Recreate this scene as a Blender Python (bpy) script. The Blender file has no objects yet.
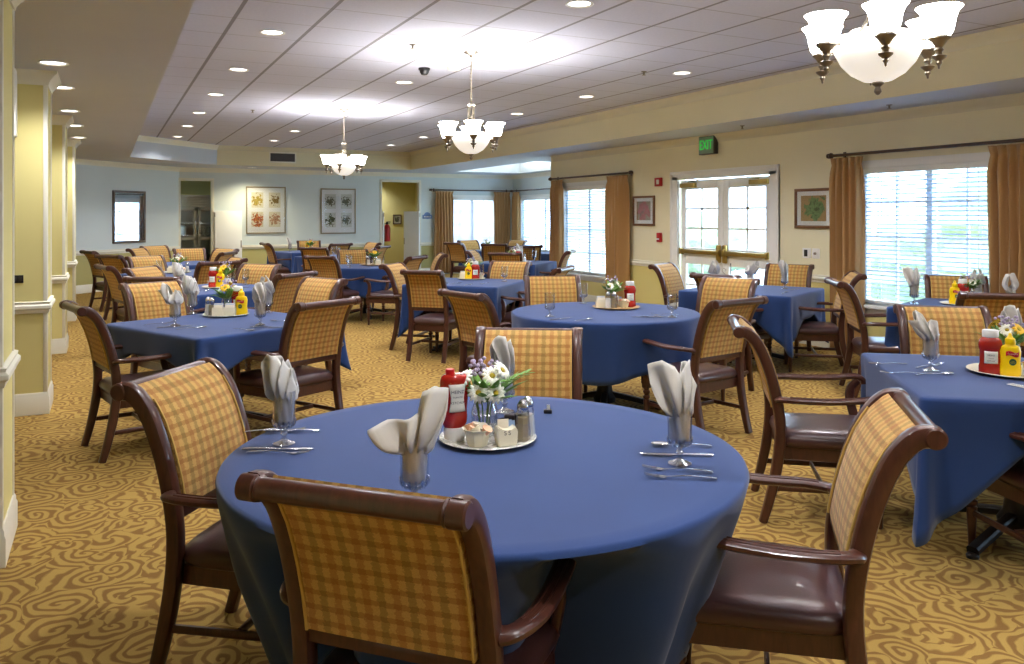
import bpy, bmesh, math, random
from mathutils import Vector, Matrix
random.seed(7)
C = bpy.context.scene.collection
PI = math.pi
R = math.radians

# ------------------------------------------------------------------ materials
def s2l(c):
    c /= 255.0
    return c/12.92 if c <= .04045 else ((c+.055)/1.055)**2.4
def rgb(r, g, b): return (s2l(r), s2l(g), s2l(b), 1.0)
def mat(name, col, rough=.6, metal=0, spec=.5, emit=None, estr=0, trans=0, coat=0, sheen=0, alpha=1, ior=1.45):
    m = bpy.data.materials.new(name); m.use_nodes = True
    p = m.node_tree.nodes['Principled BSDF']; I = p.inputs
    I['Base Color'].default_value = col; I['Roughness'].default_value = rough; I['Metallic'].default_value = metal
    I['Specular IOR Level'].default_value = spec; I['IOR'].default_value = ior
    if emit: I['Emission Color'].default_value = emit; I['Emission Strength'].default_value = estr
    I['Transmission Weight'].default_value = trans; I['Coat Weight'].default_value = coat; I['Sheen Weight'].default_value = sheen
    I['Alpha'].default_value = alpha
    return m
class NT:
    def __init__(s, m): s.t = m.node_tree; s.p = s.t.nodes['Principled BSDF']
    def n(s, typ, **k):
        x = s.t.nodes.new(typ)
        for a, b in k.items(): setattr(x, a, b)
        return x
    def l(s, a, b): s.t.links.new(a, b)
    def math(s, op, a, b=None, c=None):
        x = s.n('ShaderNodeMath', operation=op)
        for i, v in enumerate((a, b, c)):
            if v is None: continue
            if isinstance(v, (int, float)): x.inputs[i].default_value = v
            else: s.l(v, x.inputs[i])
        return x.outputs[0]
    def mix(s, f, a, b):
        x = s.n('ShaderNodeMix', data_type='RGBA')
        for k, v in ((0, f), (6, a), (7, b)):
            if isinstance(v, (int, float)): x.inputs[k].default_value = v
            elif isinstance(v, tuple): x.inputs[k].default_value = v
            else: s.l(v, x.inputs[k])
        return x.outputs[2]
    def ramp(s, f, stops):
        x = s.n('ShaderNodeValToRGB'); e = x.color_ramp.elements
        while len(e) < len(stops): e.new(.5)
        for q, (p, c) in zip(e, stops): q.position = p; q.color = c
        s.l(f, x.inputs[0]); return x.outputs[0]
    def noise(s, vec, scale, detail=3, dist=0, rough=.5):
        x = s.n('ShaderNodeTexNoise'); x.inputs['Scale'].default_value = scale; x.inputs['Detail'].default_value = detail
        x.inputs['Distortion'].default_value = dist; x.inputs['Roughness'].default_value = rough
        if vec is not None: s.l(vec, x.inputs['Vector'])
        return x
    def bump(s, h, strength=.3, dist=.01):
        x = s.n('ShaderNodeBump'); x.inputs['Strength'].default_value = strength; x.inputs['Distance'].default_value = dist
        s.l(h, x.inputs['Height']); s.l(x.outputs[0], s.p.inputs['Normal'])
    def obj(s): return s.n('ShaderNodeTexCoord').outputs['Object']
    def xyz(s, v):
        x = s.n('ShaderNodeSeparateXYZ'); s.l(v, x.inputs[0]); return x.outputs

def painted(name, col, var=.05, rough=.7):
    m = mat(name, col, rough, spec=.25); t = NT(m); v = t.n('ShaderNodeNewGeometry').outputs['Position']
    d = tuple(c*(1-var*2) for c in col[:3])+(1,)
    t.l(t.mix(t.noise(v, 1.3, 4).outputs[0], d, col), t.p.inputs['Base Color'])
    t.bump(t.noise(v, 90, 2).outputs[0], .05, .003)
    return m
M = {}
M['wall_sage'] = painted('sage cream wall paint', rgb(236, 228, 194))
M['wall_gold'] = painted('gold wainscot paint', rgb(220, 205, 132))
M['wall_pale'] = painted('pale grey wall paint', rgb(216, 224, 222))  # cream walls, with the blue of daylight put into the paint colour
M['wall_pale_low'] = painted('khaki wainscot paint', rgb(186, 178, 118))
M['pillar_paint'] = painted('yellow pillar paint', rgb(224, 212, 144))
M['beam_paint'] = painted('beige soffit paint', rgb(230, 222, 188))
M['soffit_paint'] = painted('taupe soffit paint', rgb(208, 210, 220))
M['soffit_blue'] = painted('pale grey soffit paint', rgb(196, 200, 206))
M['trim'] = mat('cream trim paint', rgb(228, 224, 206), .45)
M['crown'] = mat('beige cream crown paint', rgb(214, 208, 182), .5)
M['white'] = mat('white paint', rgb(236, 236, 232), .5)
M['hall'] = painted('hallway yellow paint', rgb(214, 204, 140))

# ceiling: suspended tiles with recessed grid lines
m = mat('ceiling tile', rgb(206, 200, 204), .9, spec=.1); t = NT(m)
g = t.n('ShaderNodeNewGeometry').outputs['Position']; x, y, z = t.xyz(g)
def gridline(c, off, w): 
    f = t.math('FRACT', t.math('DIVIDE', t.math('SUBTRACT', c, off), .61))
    return t.math('LESS_THAN', t.math('ABSOLUTE', t.math('SUBTRACT', f, .5)), w)
gx = gridline(x, 4.55-.305, .025); gy = gridline(y, 5.37-.305, .013)
tile = t.mix(t.noise(g, 45, 4).outputs[0], rgb(198, 200, 218), rgb(212, 214, 232))
c1 = t.mix(t.math('MULTIPLY', gy, .6), tile, rgb(150, 148, 156))
t.l(t.mix(t.math('MULTIPLY', gx, .75), c1, rgb(120, 116, 122)), t.p.inputs['Base Color'])
t.bump(t.math('SUBTRACT', 1.0, t.math('MAXIMUM', gx, gy)), .5, .01)
M['tile'] = m

# carpet: gold scrolls outlined in brown
m = mat('scroll carpet', rgb(170, 130, 60), .95, spec=.1); t = NT(m)
P_ = t.n('ShaderNodeNewGeometry').outputs['Position']
ns = t.noise(P_, 5.0, 2)
vs = t.n('ShaderNodeVectorMath', operation='SUBTRACT'); t.l(ns.outputs['Color'], vs.inputs[0]); vs.inputs[1].default_value = (.5, .5, .5)
vm = t.n('ShaderNodeVectorMath', operation='SCALE'); t.l(vs.outputs[0], vm.inputs[0]); vm.inputs['Scale'].default_value = .16
va = t.n('ShaderNodeVectorMath', operation='ADD'); t.l(P_, va.inputs[0]); t.l(vm.outputs[0], va.inputs[1])
fl = t.n('ShaderNodeVectorMath', operation='MULTIPLY'); t.l(va.outputs[0], fl.inputs[0]); fl.inputs[1].default_value = (1, 1, 0)
def scroll(scale, turns, arms):
    v = t.n('ShaderNodeTexVoronoi', feature='F1', voronoi_dimensions='2D'); v.inputs['Scale'].default_value = scale; v.inputs['Randomness'].default_value = .75
    t.l(fl.outputs[0], v.inputs['Vector'])
    dv = t.n('ShaderNodeVectorMath', operation='SUBTRACT'); t.l(fl.outputs[0], dv.inputs[0]); t.l(v.outputs['Position'], dv.inputs[1])
    dx, dy, dz = t.xyz(dv.outputs[0])
    th = t.math('ARCTAN2', dy, dx)
    ln = t.n('ShaderNodeVectorMath', operation='LENGTH'); t.l(dv.outputs[0], ln.inputs[0])
    r_ = ln.outputs['Value']
    return t.math('SINE', t.math('ADD', t.math('MULTIPLY', th, arms), t.math('MULTIPLY', r_, turns)))
s1 = scroll(4.2, 130, 1); s2 = scroll(6.2, 84, 3)
sel = t.math('GREATER_THAN', t.noise(fl.outputs[0], 2.2, 1).outputs[0], .56)
pat = t.math('ADD', t.math('MULTIPLY', s1, t.math('SUBTRACT', 1.0, sel)), t.math('MULTIPLY', s2, sel))
pf = t.ramp(t.math('MULTIPLY_ADD', pat, .5, .5), [(.2, (0, 0, 0, 1)), (.62, (1, 1, 1, 1))])
fib = t.noise(P_, 260, 2).outputs[0]
gold = t.mix(fib, rgb(152, 122, 62), rgb(178, 147, 83)); brn = t.mix(fib, rgb(110, 80, 40), rgb(140, 106, 58))
t.l(t.mix(pf, brn, gold), t.p.inputs['Base Color'])
t.bump(fib, .4, .004)
M['carpet'] = m

# woven plaid upholstery
m = mat('gold plaid upholstery', rgb(190, 145, 70), .8, spec=.2, sheen=.15); t = NT(m)
x, y, z = t.xyz(t.obj())
wob = t.math('MULTIPLY', t.math('SUBTRACT', t.noise(None, 60, 2).outputs[0], .5), .25)
def band(c, per, w, ph=0):
    f = t.math('FRACT', t.math('ADD', t.math('ADD', t.math('DIVIDE', c, per), ph), wob))
    return t.math('LESS_THAN', t.math('ABSOLUTE', t.math('SUBTRACT', f, .5)), w)
weave = t.noise(t.obj(), 320, 2).outputs[0]
base = t.mix(weave, rgb(180, 138, 70), rgb(208, 168, 98))
vA = band(x, .076, .13); vB = band(x, .076, .13, .5); hA = band(z, .038, .19)
k = t.mix(t.math('MULTIPLY', hA, .5), base, rgb(136, 84, 34))
k = t.mix(t.math('MULTIPLY', vA, .42), k, rgb(140, 72, 34))
k = t.mix(t.math('MULTIPLY', vB, .42), k, rgb(92, 80, 38))
t.l(k, t.p.inputs['Base Color']); t.bump(weave, .25, .003)
M['plaid'] = m

def wood(name, a, b, rough=.33):
    m = mat(name, a, rough, coat=.3); t = NT(m); v = t.obj()
    mp = t.n('ShaderNodeMapping'); mp.inputs['Scale'].default_value = (9, 9, 1.6); t.l(v, mp.inputs[0])
    t.l(t.mix(t.noise(mp.outputs[0], 6, 5, 1.2).outputs[0], a, b), t.p.inputs['Base Color']); return m
M['mahogany'] = wood('mahogany', rgb(46, 23, 18), rgb(88, 49, 36))
M['bronze_wood'] = wood('dark bronze rod', rgb(52, 36, 26), rgb(82, 58, 42))
M['leather'] = mat('burgundy brown vinyl', rgb(70, 44, 42), .3, coat=.15)
t = NT(M['leather']); t.bump(t.noise(t.obj(), 140, 3).outputs[0], .12, .003)
m = mat('navy blue linen', rgb(44, 74, 140), .75, spec=.25, sheen=.2); t = NT(m)
nz = t.noise(t.obj(), 350, 2).outputs[0]; lo = t.noise(t.obj(), 3, 3).outputs[0]
t.l(t.mix(t.math('MULTIPLY_ADD', lo, .6, t.math('MULTIPLY', nz, .4)), rgb(24, 48, 96), rgb(37, 67, 121)), t.p.inputs['Base Color']); t.bump(nz, .12, .002)
M['cloth'] = m
M['iron'] = mat('black cast iron', rgb(34, 30, 30), .45, .3)
m = mat('gold drapery', rgb(162, 118, 62), .7, sheen=.3); t = NT(m)
t.l(t.mix(t.noise(t.obj(), 200, 2).outputs[0], rgb(160, 118, 66), rgb(196, 154, 98)), t.p.inputs['Base Color'])
M['drape'] = m
m = mat('white blind slat', rgb(208, 222, 242), .5); M['blind'] = m
t = NT(m); tr = t.n('ShaderNodeBsdfTranslucent'); tr.inputs[0].default_value = rgb(225, 235, 248)
mx = t.n('ShaderNodeMixShader'); mx.inputs[0].default_value = .3
t.l(t.p.outputs[0], mx.inputs[1]); t.l(tr.outputs[0], mx.inputs[2]); mx.inputs[0].default_value = .10; t.l(mx.outputs[0], t.t.nodes['Material Output'].inputs[0])
m = M['blind_shut'] = M['blind'].copy(); m.name = 'backlit closed slat'
for n_ in m.node_tree.nodes:
    if n_.type == 'MIX_SHADER': n_.inputs[0].default_value = .6
    if n_.type == 'BSDF_TRANSLUCENT': n_.inputs[0].default_value = rgb(250, 244, 250)
def thin_glass(name, tint, refl=.12, rough=.02):
    m = bpy.data.materials.new(name); m.use_nodes = True; nt = m.node_tree; nt.nodes.clear()
    o = nt.nodes.new('ShaderNodeOutputMaterial'); tr = nt.nodes.new('ShaderNodeBsdfTransparent'); gl = nt.nodes.new('ShaderNodeBsdfGlossy')
    mx = nt.nodes.new('ShaderNodeMixShader'); lw = nt.nodes.new('ShaderNodeLayerWeight'); ma = nt.nodes.new('ShaderNodeMath')
    tr.inputs[0].default_value = tint; gl.inputs['Roughness'].default_value = rough; lw.inputs[0].default_value = .3
    ma.operation = 'MULTIPLY_ADD'; ma.inputs[1].default_value = .6; ma.inputs[2].default_value = refl
    L = nt.links.new; L(lw.outputs['Facing'], ma.inputs[0]); L(ma.outputs[0], mx.inputs[0]); L(tr.outputs[0], mx.inputs[1]); L(gl.outputs[0], mx.inputs[2]); L(mx.outputs[0], o.inputs[0])
    return m
M['pane'] = thin_glass('window glass', (.95, .98, 1, 1), .04)
M['glass'] = thin_glass('drinking glass', (.975, .98, .985, 1), .08)
M['cut_glass'] = thin_glass('cut glass', (.96, .97, .98, 1), .30, .12)
M['picture_glass'] = thin_glass('picture glass', (.98, .98, .98, 1), .01)
M['mirror_glass'] = thin_glass('reflective picture glass', (.9, .93, .97, 1), .45)
M['steel'] = mat('polished steel', rgb(205, 205, 206), .22, 1)
M['brushed'] = mat('brushed stainless steel', rgb(150, 142, 130), .4, .5)
M['nickel'] = mat('antique nickel', rgb(132, 124, 112), .32, .9)
M['brass'] = mat('satin brass', rgb(172, 148, 84), .35, .8)
M['shade'] = mat('frosted lit glass', rgb(250, 246, 238), .5, emit=(1, .97, .92, 1), estr=16)
M['bowl'] = mat('frosted bowl glass', rgb(250, 246, 238), .4, emit=(1, .96, .9, 1), estr=.38)
M['lens'] = mat('lit downlight lens', rgb(255, 250, 240), .4, emit=(1, .96, .9, 1), estr=5)
M['napkin'] = mat('off white linen', rgb(206, 202, 194), .8, sheen=.2)
t = NT(M['napkin']); t.bump(t.noise(t.obj(), 300, 2).outputs[0], .15, .002)
m = mat('white marble plate', rgb(226, 224, 216), .25); t = NT(m)
t.l(t.ramp(t.noise(t.obj(), 18, 5, 2.5).outputs[0], [(.42, rgb(176, 172, 164)), (.55, rgb(232, 230, 222))]), t.p.inputs['Base Color']); M['marble'] = m
M['tray_wood'] = wood('light wooden tray', rgb(190, 150, 96), rgb(216, 180, 126), .5)
M['china'] = mat('cream china', rgb(230, 222, 196), .25)
M['ketchup'] = mat('ketchup red plastic', rgb(166, 30, 20), .22, coat=.4)
M['redcap'] = mat('red cap', rgb(200, 24, 30), .3)
M['mustard'] = mat('mustard yellow plastic', rgb(246, 206, 6), .3)
M['whitecap'] = mat('white cap plastic', rgb(238, 236, 232), .35)
M['labelw'] = mat('white paper label', rgb(236, 234, 224), .5)
M['labelr'] = mat('red paper label', rgb(196, 30, 40), .5)
M['ink'] = mat('dark ink', rgb(40, 36, 40), .6)
M['inkgreen'] = mat('green label edge', rgb(60, 90, 60), .6)
M['petal'] = mat('white petal', rgb(244, 242, 226), .6)
M['lilac'] = mat('lilac blossom', rgb(178, 164, 190), .7)
M['pollen'] = mat('flower centre', rgb(170, 150, 40), .8)
M['yellowpetal'] = mat('yellow petal', rgb(240, 190, 40), .6)
M['orangepetal'] = mat('orange petal', rgb(214, 84, 30), .6)
m = mat('leaf green', rgb(70, 120, 40), .5); t = NT(m)
t.l(t.mix(t.noise(t.obj(), 30, 2).outputs[0], rgb(52, 98, 30), rgb(124, 168, 60)), t.p.inputs['Base Color']); M['leaf'] = m
M['pepper'] = mat('ground pepper', rgb(150, 136, 110), .8)
M['salt'] = mat('salt', rgb(238, 236, 230), .8)
M['packet'] = mat('paper packet white', rgb(238, 228, 206), .6)
M['packet_pink'] = mat('paper packet pink', rgb(232, 184, 150), .6)
M['packet_blue'] = mat('paper packet blue', rgb(150, 176, 210), .6)
M['jam'] = mat('dark jam pots', rgb(44, 36, 44), .3)
M['black'] = mat('black plastic', rgb(28, 27, 28), .4)
M['red'] = mat('fire red', rgb(176, 30, 34), .35)
M['exit_case'] = mat('grey green sign face', rgb(120, 142, 122), .5)
M['exit_dark'] = mat('dark sign housing', rgb(56, 50, 44), .5)
M['exit_letter'] = mat('lit green letters', rgb(40, 200, 60), .5, emit=(.06, .75, .12, 1), estr=.3)
M['frame_wood'] = wood('picture frame wood', rgb(96, 62, 38), rgb(136, 94, 58), .4)
M['frame_dark'] = wood('dark picture frame', rgb(70, 54, 40), rgb(104, 82, 60), .4)
M['frame_champ'] = mat('champagne frame', rgb(150, 138, 112), .4, .4)
M['matboard'] = mat('white mat board', rgb(244, 245, 244), .8)
M['shadow'] = mat('vent dark slot', rgb(86, 86, 92), .7)
def art(name, bg, cols, scale=9, thr=.52, seed=0.0, k=1.9):
    m = mat(name, bg, .8); t = NT(m); v = t.obj()
    mp = t.n('ShaderNodeMapping'); mp.inputs['Location'].default_value = (seed, seed*1.7, seed*.6); t.l(v, mp.inputs[0])
    n1 = t.noise(mp.outputs[0], scale, 4, .6).outputs[0]; n2 = t.noise(mp.outputs[0], scale*1.7, 2).outputs[0]
    cc = t.ramp(n2, [(.3+.4*i/max(1, len(cols)-1), c) for i, c in enumerate(cols)])
    # motif gathers towards the middle of the sheet
    ln = t.n('ShaderNodeVectorMath', operation='LENGTH'); t.l(v, ln.inputs[0])
    f = t.math('GREATER_THAN', t.math('SUBTRACT', n1, t.math('MULTIPLY', ln.outputs['Value'], k)), thr-.26)
    t.l(t.mix(f, bg, cc), t.p.inputs['Base Color']); return m
bgc = rgb(226, 220, 196)
M['art_a'] = art('gold botanical print', bgc, [rgb(120, 110, 40), rgb(196, 170, 80), rgb(150, 130, 60)], 16, .55, 1)
M['art_b'] = art('dark floral print', bgc, [rgb(40, 60, 36), rgb(150, 120, 60), rgb(60, 50, 36)], 22, .6, 2)
M['art_c'] = art('red fruit print', bgc, [rgb(70, 84, 40), rgb(190, 80, 50), rgb(200, 160, 60)], 18, .5, 3)
M['art_d'] = art('pink floral print', bgc, [rgb(70, 84, 50), rgb(206, 150, 120), rgb(120, 100, 70)], 20, .55, 4)
M['art_e'] = art('grey leaf print', rgb(220, 222, 212), [rgb(60, 66, 60), rgb(130, 130, 100), rgb(50, 50, 44)], 24, .58, 5)
M['art_f'] = art('olive leaf print', rgb(220, 222, 212), [rgb(120, 126, 60), rgb(90, 96, 70), rgb(60, 70, 50)], 22, .55, 6)
M['art_red'] = art('rose print', rgb(150, 132, 104), [rgb(170, 40, 50), rgb(190, 60, 66), rgb(120, 60, 50)], 10, .42, 7, 2.4)
M['art_green'] = art('melon print', rgb(178, 140, 96), [rgb(50, 90, 56), rgb(110, 150, 96), rgb(40, 70, 46)], 10, .42, 8, 2.4)
M['art_blue'] = art('pale watercolour', rgb(196, 206, 224), [rgb(120, 140, 190), rgb(220, 228, 240), rgb(150, 160, 200)], 5, .2, 9, .4)  # pale blue stands for the window reflection, painted into the sheet
M['plaque'] = mat('blue plaque', rgb(120, 150, 200), .5)
M['hedge'] = mat('hedge foliage', rgb(110, 130, 90), .8); t = NT(M['hedge'])
t.l(t.mix(t.noise(t.obj(), 14, 4).outputs[0], rgb(90, 112, 80), rgb(180, 196, 160)), t.p.inputs['Base Color'])
M['patio'] = painted('pale concrete', rgb(206, 204, 198))
M['siding'] = mat('pale blue siding', rgb(186, 202, 222), .7)

# ------------------------------------------------------------------ geometry helpers
def NB(): return bmesh.new()
def obj(name, bm, m, parent=None, sharp=38, solid=0, loc=None):
    bmesh.ops.recalc_face_normals(bm, faces=bm.faces)
    lim = R(sharp)
    for f in bm.faces: f.smooth = True
    for e in bm.edges:
        if len(e.link_faces) == 2 and e.calc_face_angle(0) > lim: e.smooth = False
    me = bpy.data.meshes.new(name); bm.to_mesh(me); bm.free()
    me.materials.append(M[m] if isinstance(m, str) else m)
    o = bpy.data.objects.new(name, me); C.objects.link(o)
    if parent: o.parent = parent
    if loc: o.location = loc
    if solid:
        md = o.modifiers.new('thickness', 'SOLIDIFY'); md.thickness = solid; md.offset = 0
    return o
def bx(bm, x0, x1, y0, y1, z0, z1, bev=0, mtx=None, seg=2):
    r = bmesh.ops.create_cube(bm, size=1)
    mm = Matrix.Translation(((x0+x1)/2, (y0+y1)/2, (z0+z1)/2)) @ Matrix.Diagonal((abs(x1-x0), abs(y1-y0), abs(z1-z0), 1))
    vs = r['verts']; bmesh.ops.transform(bm, matrix=mm, verts=vs)
    if bev:
        es = list({e for v in vs for e in v.link_edges})
        q = bmesh.ops.bevel(bm, geom=es, offset=bev, segments=seg, affect='EDGES', profile=.5)
        vs = list({v for f in q['faces'] for v in f.verts} | {v for v in vs if v.is_valid})
    if mtx: bmesh.ops.transform(bm, matrix=mtx, verts=vs)
    return vs
def lathe(bm, prof, seg=20, c=(0, 0, 0), mtx=None, sx=1, sy=1):
    rings = []
    for r, z in prof:
        if r < 1e-6: rings.append([bm.verts.new((0, 0, z))])
        else: rings.append([bm.verts.new((r*sx*math.cos(2*PI*i/seg), r*sy*math.sin(2*PI*i/seg), z)) for i in range(seg)])
    for a, b in zip(rings, rings[1:]):
        for i in range(seg):
            j = (i+1) % seg
            if len(a) == 1 and len(b) == 1: continue
            if len(a) == 1: bm.faces.new((a[0], b[i], b[j]))
            elif len(b) == 1: bm.faces.new((a[i], a[j], b[0]))
            else: bm.faces.new((a[i], a[j], b[j], b[i]))
    vs = [v for r in rings for v in r]
    mm = Matrix.Translation(c)
    if mtx: mm = mm @ mtx
    bmesh.ops.transform(bm, matrix=mm, verts=vs)
    return vs
def sweep(bm, pts, a, b, ref=(1, 0, 0), n=10, p=2.0, cap=True):
    """tube with superellipse section: half size a along ref, b across it"""
    pts = [Vector(q) for q in pts]; k = len(pts); rings = []; ref = Vector(ref)
    A = a if isinstance(a, (list, tuple)) else [a]*k; B = b if isinstance(b, (list, tuple)) else [b]*k
    for i, q in enumerate(pts):
        tg = (pts[min(i+1, k-1)]-pts[max(i-1, 0)]).normalized()
        u = (ref - tg*ref.dot(tg))
        u = u.normalized() if u.length > 1e-4 else tg.orthogonal().normalized()
        w = tg.cross(u)
        ring = []
        for j in range(n):
            th = 2*PI*(j+.5)/n; cs, sn = math.cos(th), math.sin(th)
            ring.append(bm.verts.new(q + u*A[i]*math.copysign(abs(cs)**(2/p), cs) + w*B[i]*math.copysign(abs(sn)**(2/p), sn)))
        rings.append(ring)
    for r0, r1 in zip(rings, rings[1:]):
        for j in range(n): bm.faces.new((r0[j], r0[(j+1) % n], r1[(j+1) % n], r1[j]))
    if cap: bm.faces.new(rings[0][::-1]); bm.faces.new(rings[-1])
    return [v for r in rings for v in r]
def curve(pts, n=6):
    """Catmull-Rom through points"""
    P = [Vector(p) for p in pts]; P = [2*P[0]-P[1]]+P+[2*P[-1]-P[-2]]; out = []
    for i in range(1, len(P)-2):
        for k in range(n):
            s = k/n; a, b, c, d = P[i-1:i+3]
            out.append(.5*((2*b)+(c-a)*s+(2*a-5*b+4*c-d)*s*s+(3*b-a-3*c+d)*s**3))
    out.append(P[-2]); return out
def grid(bm, f, nu, nv, wrap=False):
    vs = [[bm.verts.new(f(i/nu, j/nv)) for j in range(nv+1)] for i in range(nu if wrap else nu+1)]
    L = len(vs)
    for i in range(nu):
        for j in range(nv): bm.faces.new((vs[i][j], vs[(i+1) % L][j], vs[(i+1) % L][j+1], vs[i][j+1]))
    return vs
def prism(bm, poly, z0, z1, mtx=None):
    a = [bm.verts.new((x, y, z0)) for x, y in poly]; b = [bm.verts.new((x, y, z1)) for x, y in poly]
    bm.faces.new(a[::-1]); bm.faces.new(b); k = len(poly)
    for i in range(k): bm.faces.new((a[i], a[(i+1) % k], b[(i+1) % k], b[i]))
    if mtx: bmesh.ops.transform(bm, matrix=mtx, verts=a+b)
def text(bm, s, size, mtx, extrude=.0004):
    cu = bpy.data.curves.new('t', 'FONT'); cu.body = s; cu.size = size; cu.align_x = 'CENTER'; cu.align_y = 'CENTER'; cu.extrude = extrude
    o = bpy.data.objects.new('t', cu); C.objects.link(o)
    dg = bpy.context.evaluated_depsgraph_get(); me = bpy.data.meshes.new_from_object(o.evaluated_get(dg))
    n0 = len(bm.verts); bm.from_mesh(me); bm.verts.ensure_lookup_table(); vs = bm.verts[n0:]
    bpy.data.objects.remove(o); bpy.data.curves.remove(cu); bpy.data.meshes.remove(me)
    if mtx: bmesh.ops.transform(bm, matrix=mtx, verts=vs)
    return vs
def thing(name, label, cat, loc=(0, 0, 0), rz=0, group=None):
    o = bpy.data.objects.new(name, None); C.objects.link(o); o.empty_display_size = .05
    o.location = loc; o.rotation_euler = (0, 0, rz); return tag(o, label, cat, group)
def tag(o, label, cat, group=None):
    o['label'] = label; o['category'] = cat
    if group: o['group'] = group
    return o
def struct(name, bm, m, parent=None, sharp=38):
    o = obj(name, bm, m, parent, sharp)
    if not parent: o['kind'] = 'structure'
    return o
def dup(root, loc, rz=0, label=None, group=None, scale=None):
    r = root.copy(); C.objects.link(r); r.location = loc; r.rotation_euler = (0, 0, rz)
    if scale: r.scale = scale
    if label: r['label'] = label
    if group: r['group'] = group
    for ch in list(root.children):
        c = ch.copy(); C.objects.link(c); c.parent = r
        for g in list(ch.children):
            d = g.copy(); C.objects.link(d); d.parent = c
    return r
class Proto:
    """first placement moves the original, later ones copy it"""
    def __init__(s, root): s.root = root; s.used = False
    def put(s, loc, rz, label, group=None):
        if not s.used:
            s.used = True; r = s.root; r.location = loc; r.rotation_euler = (0, 0, rz); r['label'] = label
            if group: r['group'] = group
            return r
        return dup(s.root, loc, rz, label, group)
RX = lambda a: Matrix.Rotation(a, 4, 'X')
RY = lambda a: Matrix.Rotation(a, 4, 'Y')
RZ = lambda a: Matrix.Rotation(a, 4, 'Z')
TR = lambda *v: Matrix.Translation(v)

# ------------------------------------------------------------------ the room
ZS, ZT = 2.63, 3.05            # lower soffit and raised tile ceiling
XR, YB = 7.45, 20.0            # right wall, back wall
b = NB(); bx(b, -2.6, 10.2, -3.2, 24.2, -.1, 0); struct('floor', b, 'carpet')

def tray_poly():
    return [(.41, -2.2), (6.58, -2.2), (6.58, 18.65), (2.16, 18.65), (.41, 16.9)]
b = NB(); b.faces.new([b.verts.new((x, y, ZT)) for x, y in tray_poly()[::-1]]); struct('ceiling', b, 'tile')
def quads(b, lst, z):
    for q in lst: b.faces.new([b.verts.new((x, y, z)) for x, y in q])
def rect(x0, x1, y0, y1): return [(x0, y0), (x0, y1), (x1, y1), (x1, y0)]
b = NB(); quads(b, [rect(-2.6, .41, -3.2, 18.65), rect(-2.6, .41, 18.65, 20.2), [(.41, 16.9), (.41, 18.65), (2.16, 18.65)]], ZS); struct('ceiling_left', b, 'soffit_paint')
b = NB(); quads(b, [rect(.41, 6.58, 18.65, 20.2), rect(.41, 6.58, -3.2, -2.2), rect(6.58, 7.8, -3.2, 20.2), rect(7.8, 10.2, 13.2, 14.6), rect(9.6, 10.2, 14.6, 20.2), rect(7.8, 9.6, 18.8, 20.2), rect(1, 8.2, 20.2, 24.2)], ZS); struct('ceiling_right', b, 'soffit_blue')
b = NB(); T_ = tray_poly()
def vface(b, p, q, z0, z1): b.faces.new([b.verts.new(v) for v in ((p[0], p[1], z0), (q[0], q[1], z0), (q[0], q[1], z1), (p[0], p[1], z1))])
for i in (0, 1, 2): vface(b, T_[i], T_[(i+1) % 5], ZS, ZT)
struct('soffit_beam', b, 'beam_paint')
b = NB()
for i in (3, 4): vface(b, T_[i], T_[(i+1) % 5], ZS, ZT)
struct('soffit_panel', b, 'soffit_blue')
b = NB(); A_ = [(7.8, 14.6), (9.6, 14.6), (9.6, 18.8), (7.8, 18.8)]
for i in range(4): vface(b, A_[i], A_[(i+1) % 4], ZS, 2.95)
b.faces.new([b.verts.new((x, y, 2.95)) for x, y in A_]); struct('ceiling_alcove', b, 'white')

# mouldings: cross section (out from the wall, z) swept along straight runs
CROWN = [(0, -.105), (.01, -.105), (.014, -.085), (.03, -.06), (.055, -.032), (.07, -.018), (.075, 0), (0, 0)]
RAIL = [(0, -.045), (.012, -.045), (.016, -.02), (.03, -.008), (.03, .012), (.018, .024), (.022, .04), (.008, .046), (0, .046)]
BASE = [(0, 0), (.018, 0), (.018, .12), (.012, .135), (.012, .15), (.006, .165), (0, .165)]
def mould(b, prof, p, q, z, nrm, ext=0):
    p, q, n = Vector(p), Vector(q), Vector(nrm)
    dr = (q-p).normalized(); rings = []
    for e, sg in ((p, -1), (q, 1)):
        rings.append([b.verts.new((e.x+n.x*o+dr.x*sg*o*ext, e.y+n.y*o+dr.y*sg*o*ext, z+h)) for o, h in prof])
    k = len(prof)
    for i in range(k): b.faces.new((rings[0][i], rings[0][(i+1) % k], rings[1][(i+1) % k], rings[1][i]))
    b.faces.new(rings[0][::-1]); b.faces.new(rings[1])
tn = [0]
def trim(prof, runs, z, m='trim', name=None, ext=0):
    b = NB()
    for p, q, n in runs: mould(b, prof, p, q, z, n, ext)
    tn[0] += 1
    return struct(name or 'trim_%d' % tn[0], b, m)
def wall(name, axis, at, th, lo, hi, holes, mats, zsplit=.79, ztop=2.7):
    """wall slab along 'x' or 'y' with openings (a,b,z0,z1); lower part below the chair rail has its own paint"""
    for nm, m_, za, zb in ((name, mats[0], zsplit, ztop), (name+'_lower', mats[1], 0, zsplit)):
        b = NB(); cuts = sorted({lo, hi}|{h[0] for h in holes}|{h[1] for h in holes})
        for a0, a1 in zip(cuts, cuts[1:]):
            mid = (a0+a1)/2; segs = [(za, zb)]
            for h in holes:
                if h[0] < mid < h[1]:
                    ns = []
                    for s0, s1 in segs:
                        if h[3] <= s0 or h[2] >= s1: ns.append((s0, s1)); continue
                        if h[2] > s0: ns.append((s0, h[2]))
                        if h[3] < s1: ns.append((h[3], s1))
                    segs = ns
            for s0, s1 in segs:
                if axis == 'y': bx(b, at, at+th, a0, a1, s0, s1)
                else: bx(b, a0, a1, at, at+th, s0, s1)
        struct(nm, b, m_)
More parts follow.
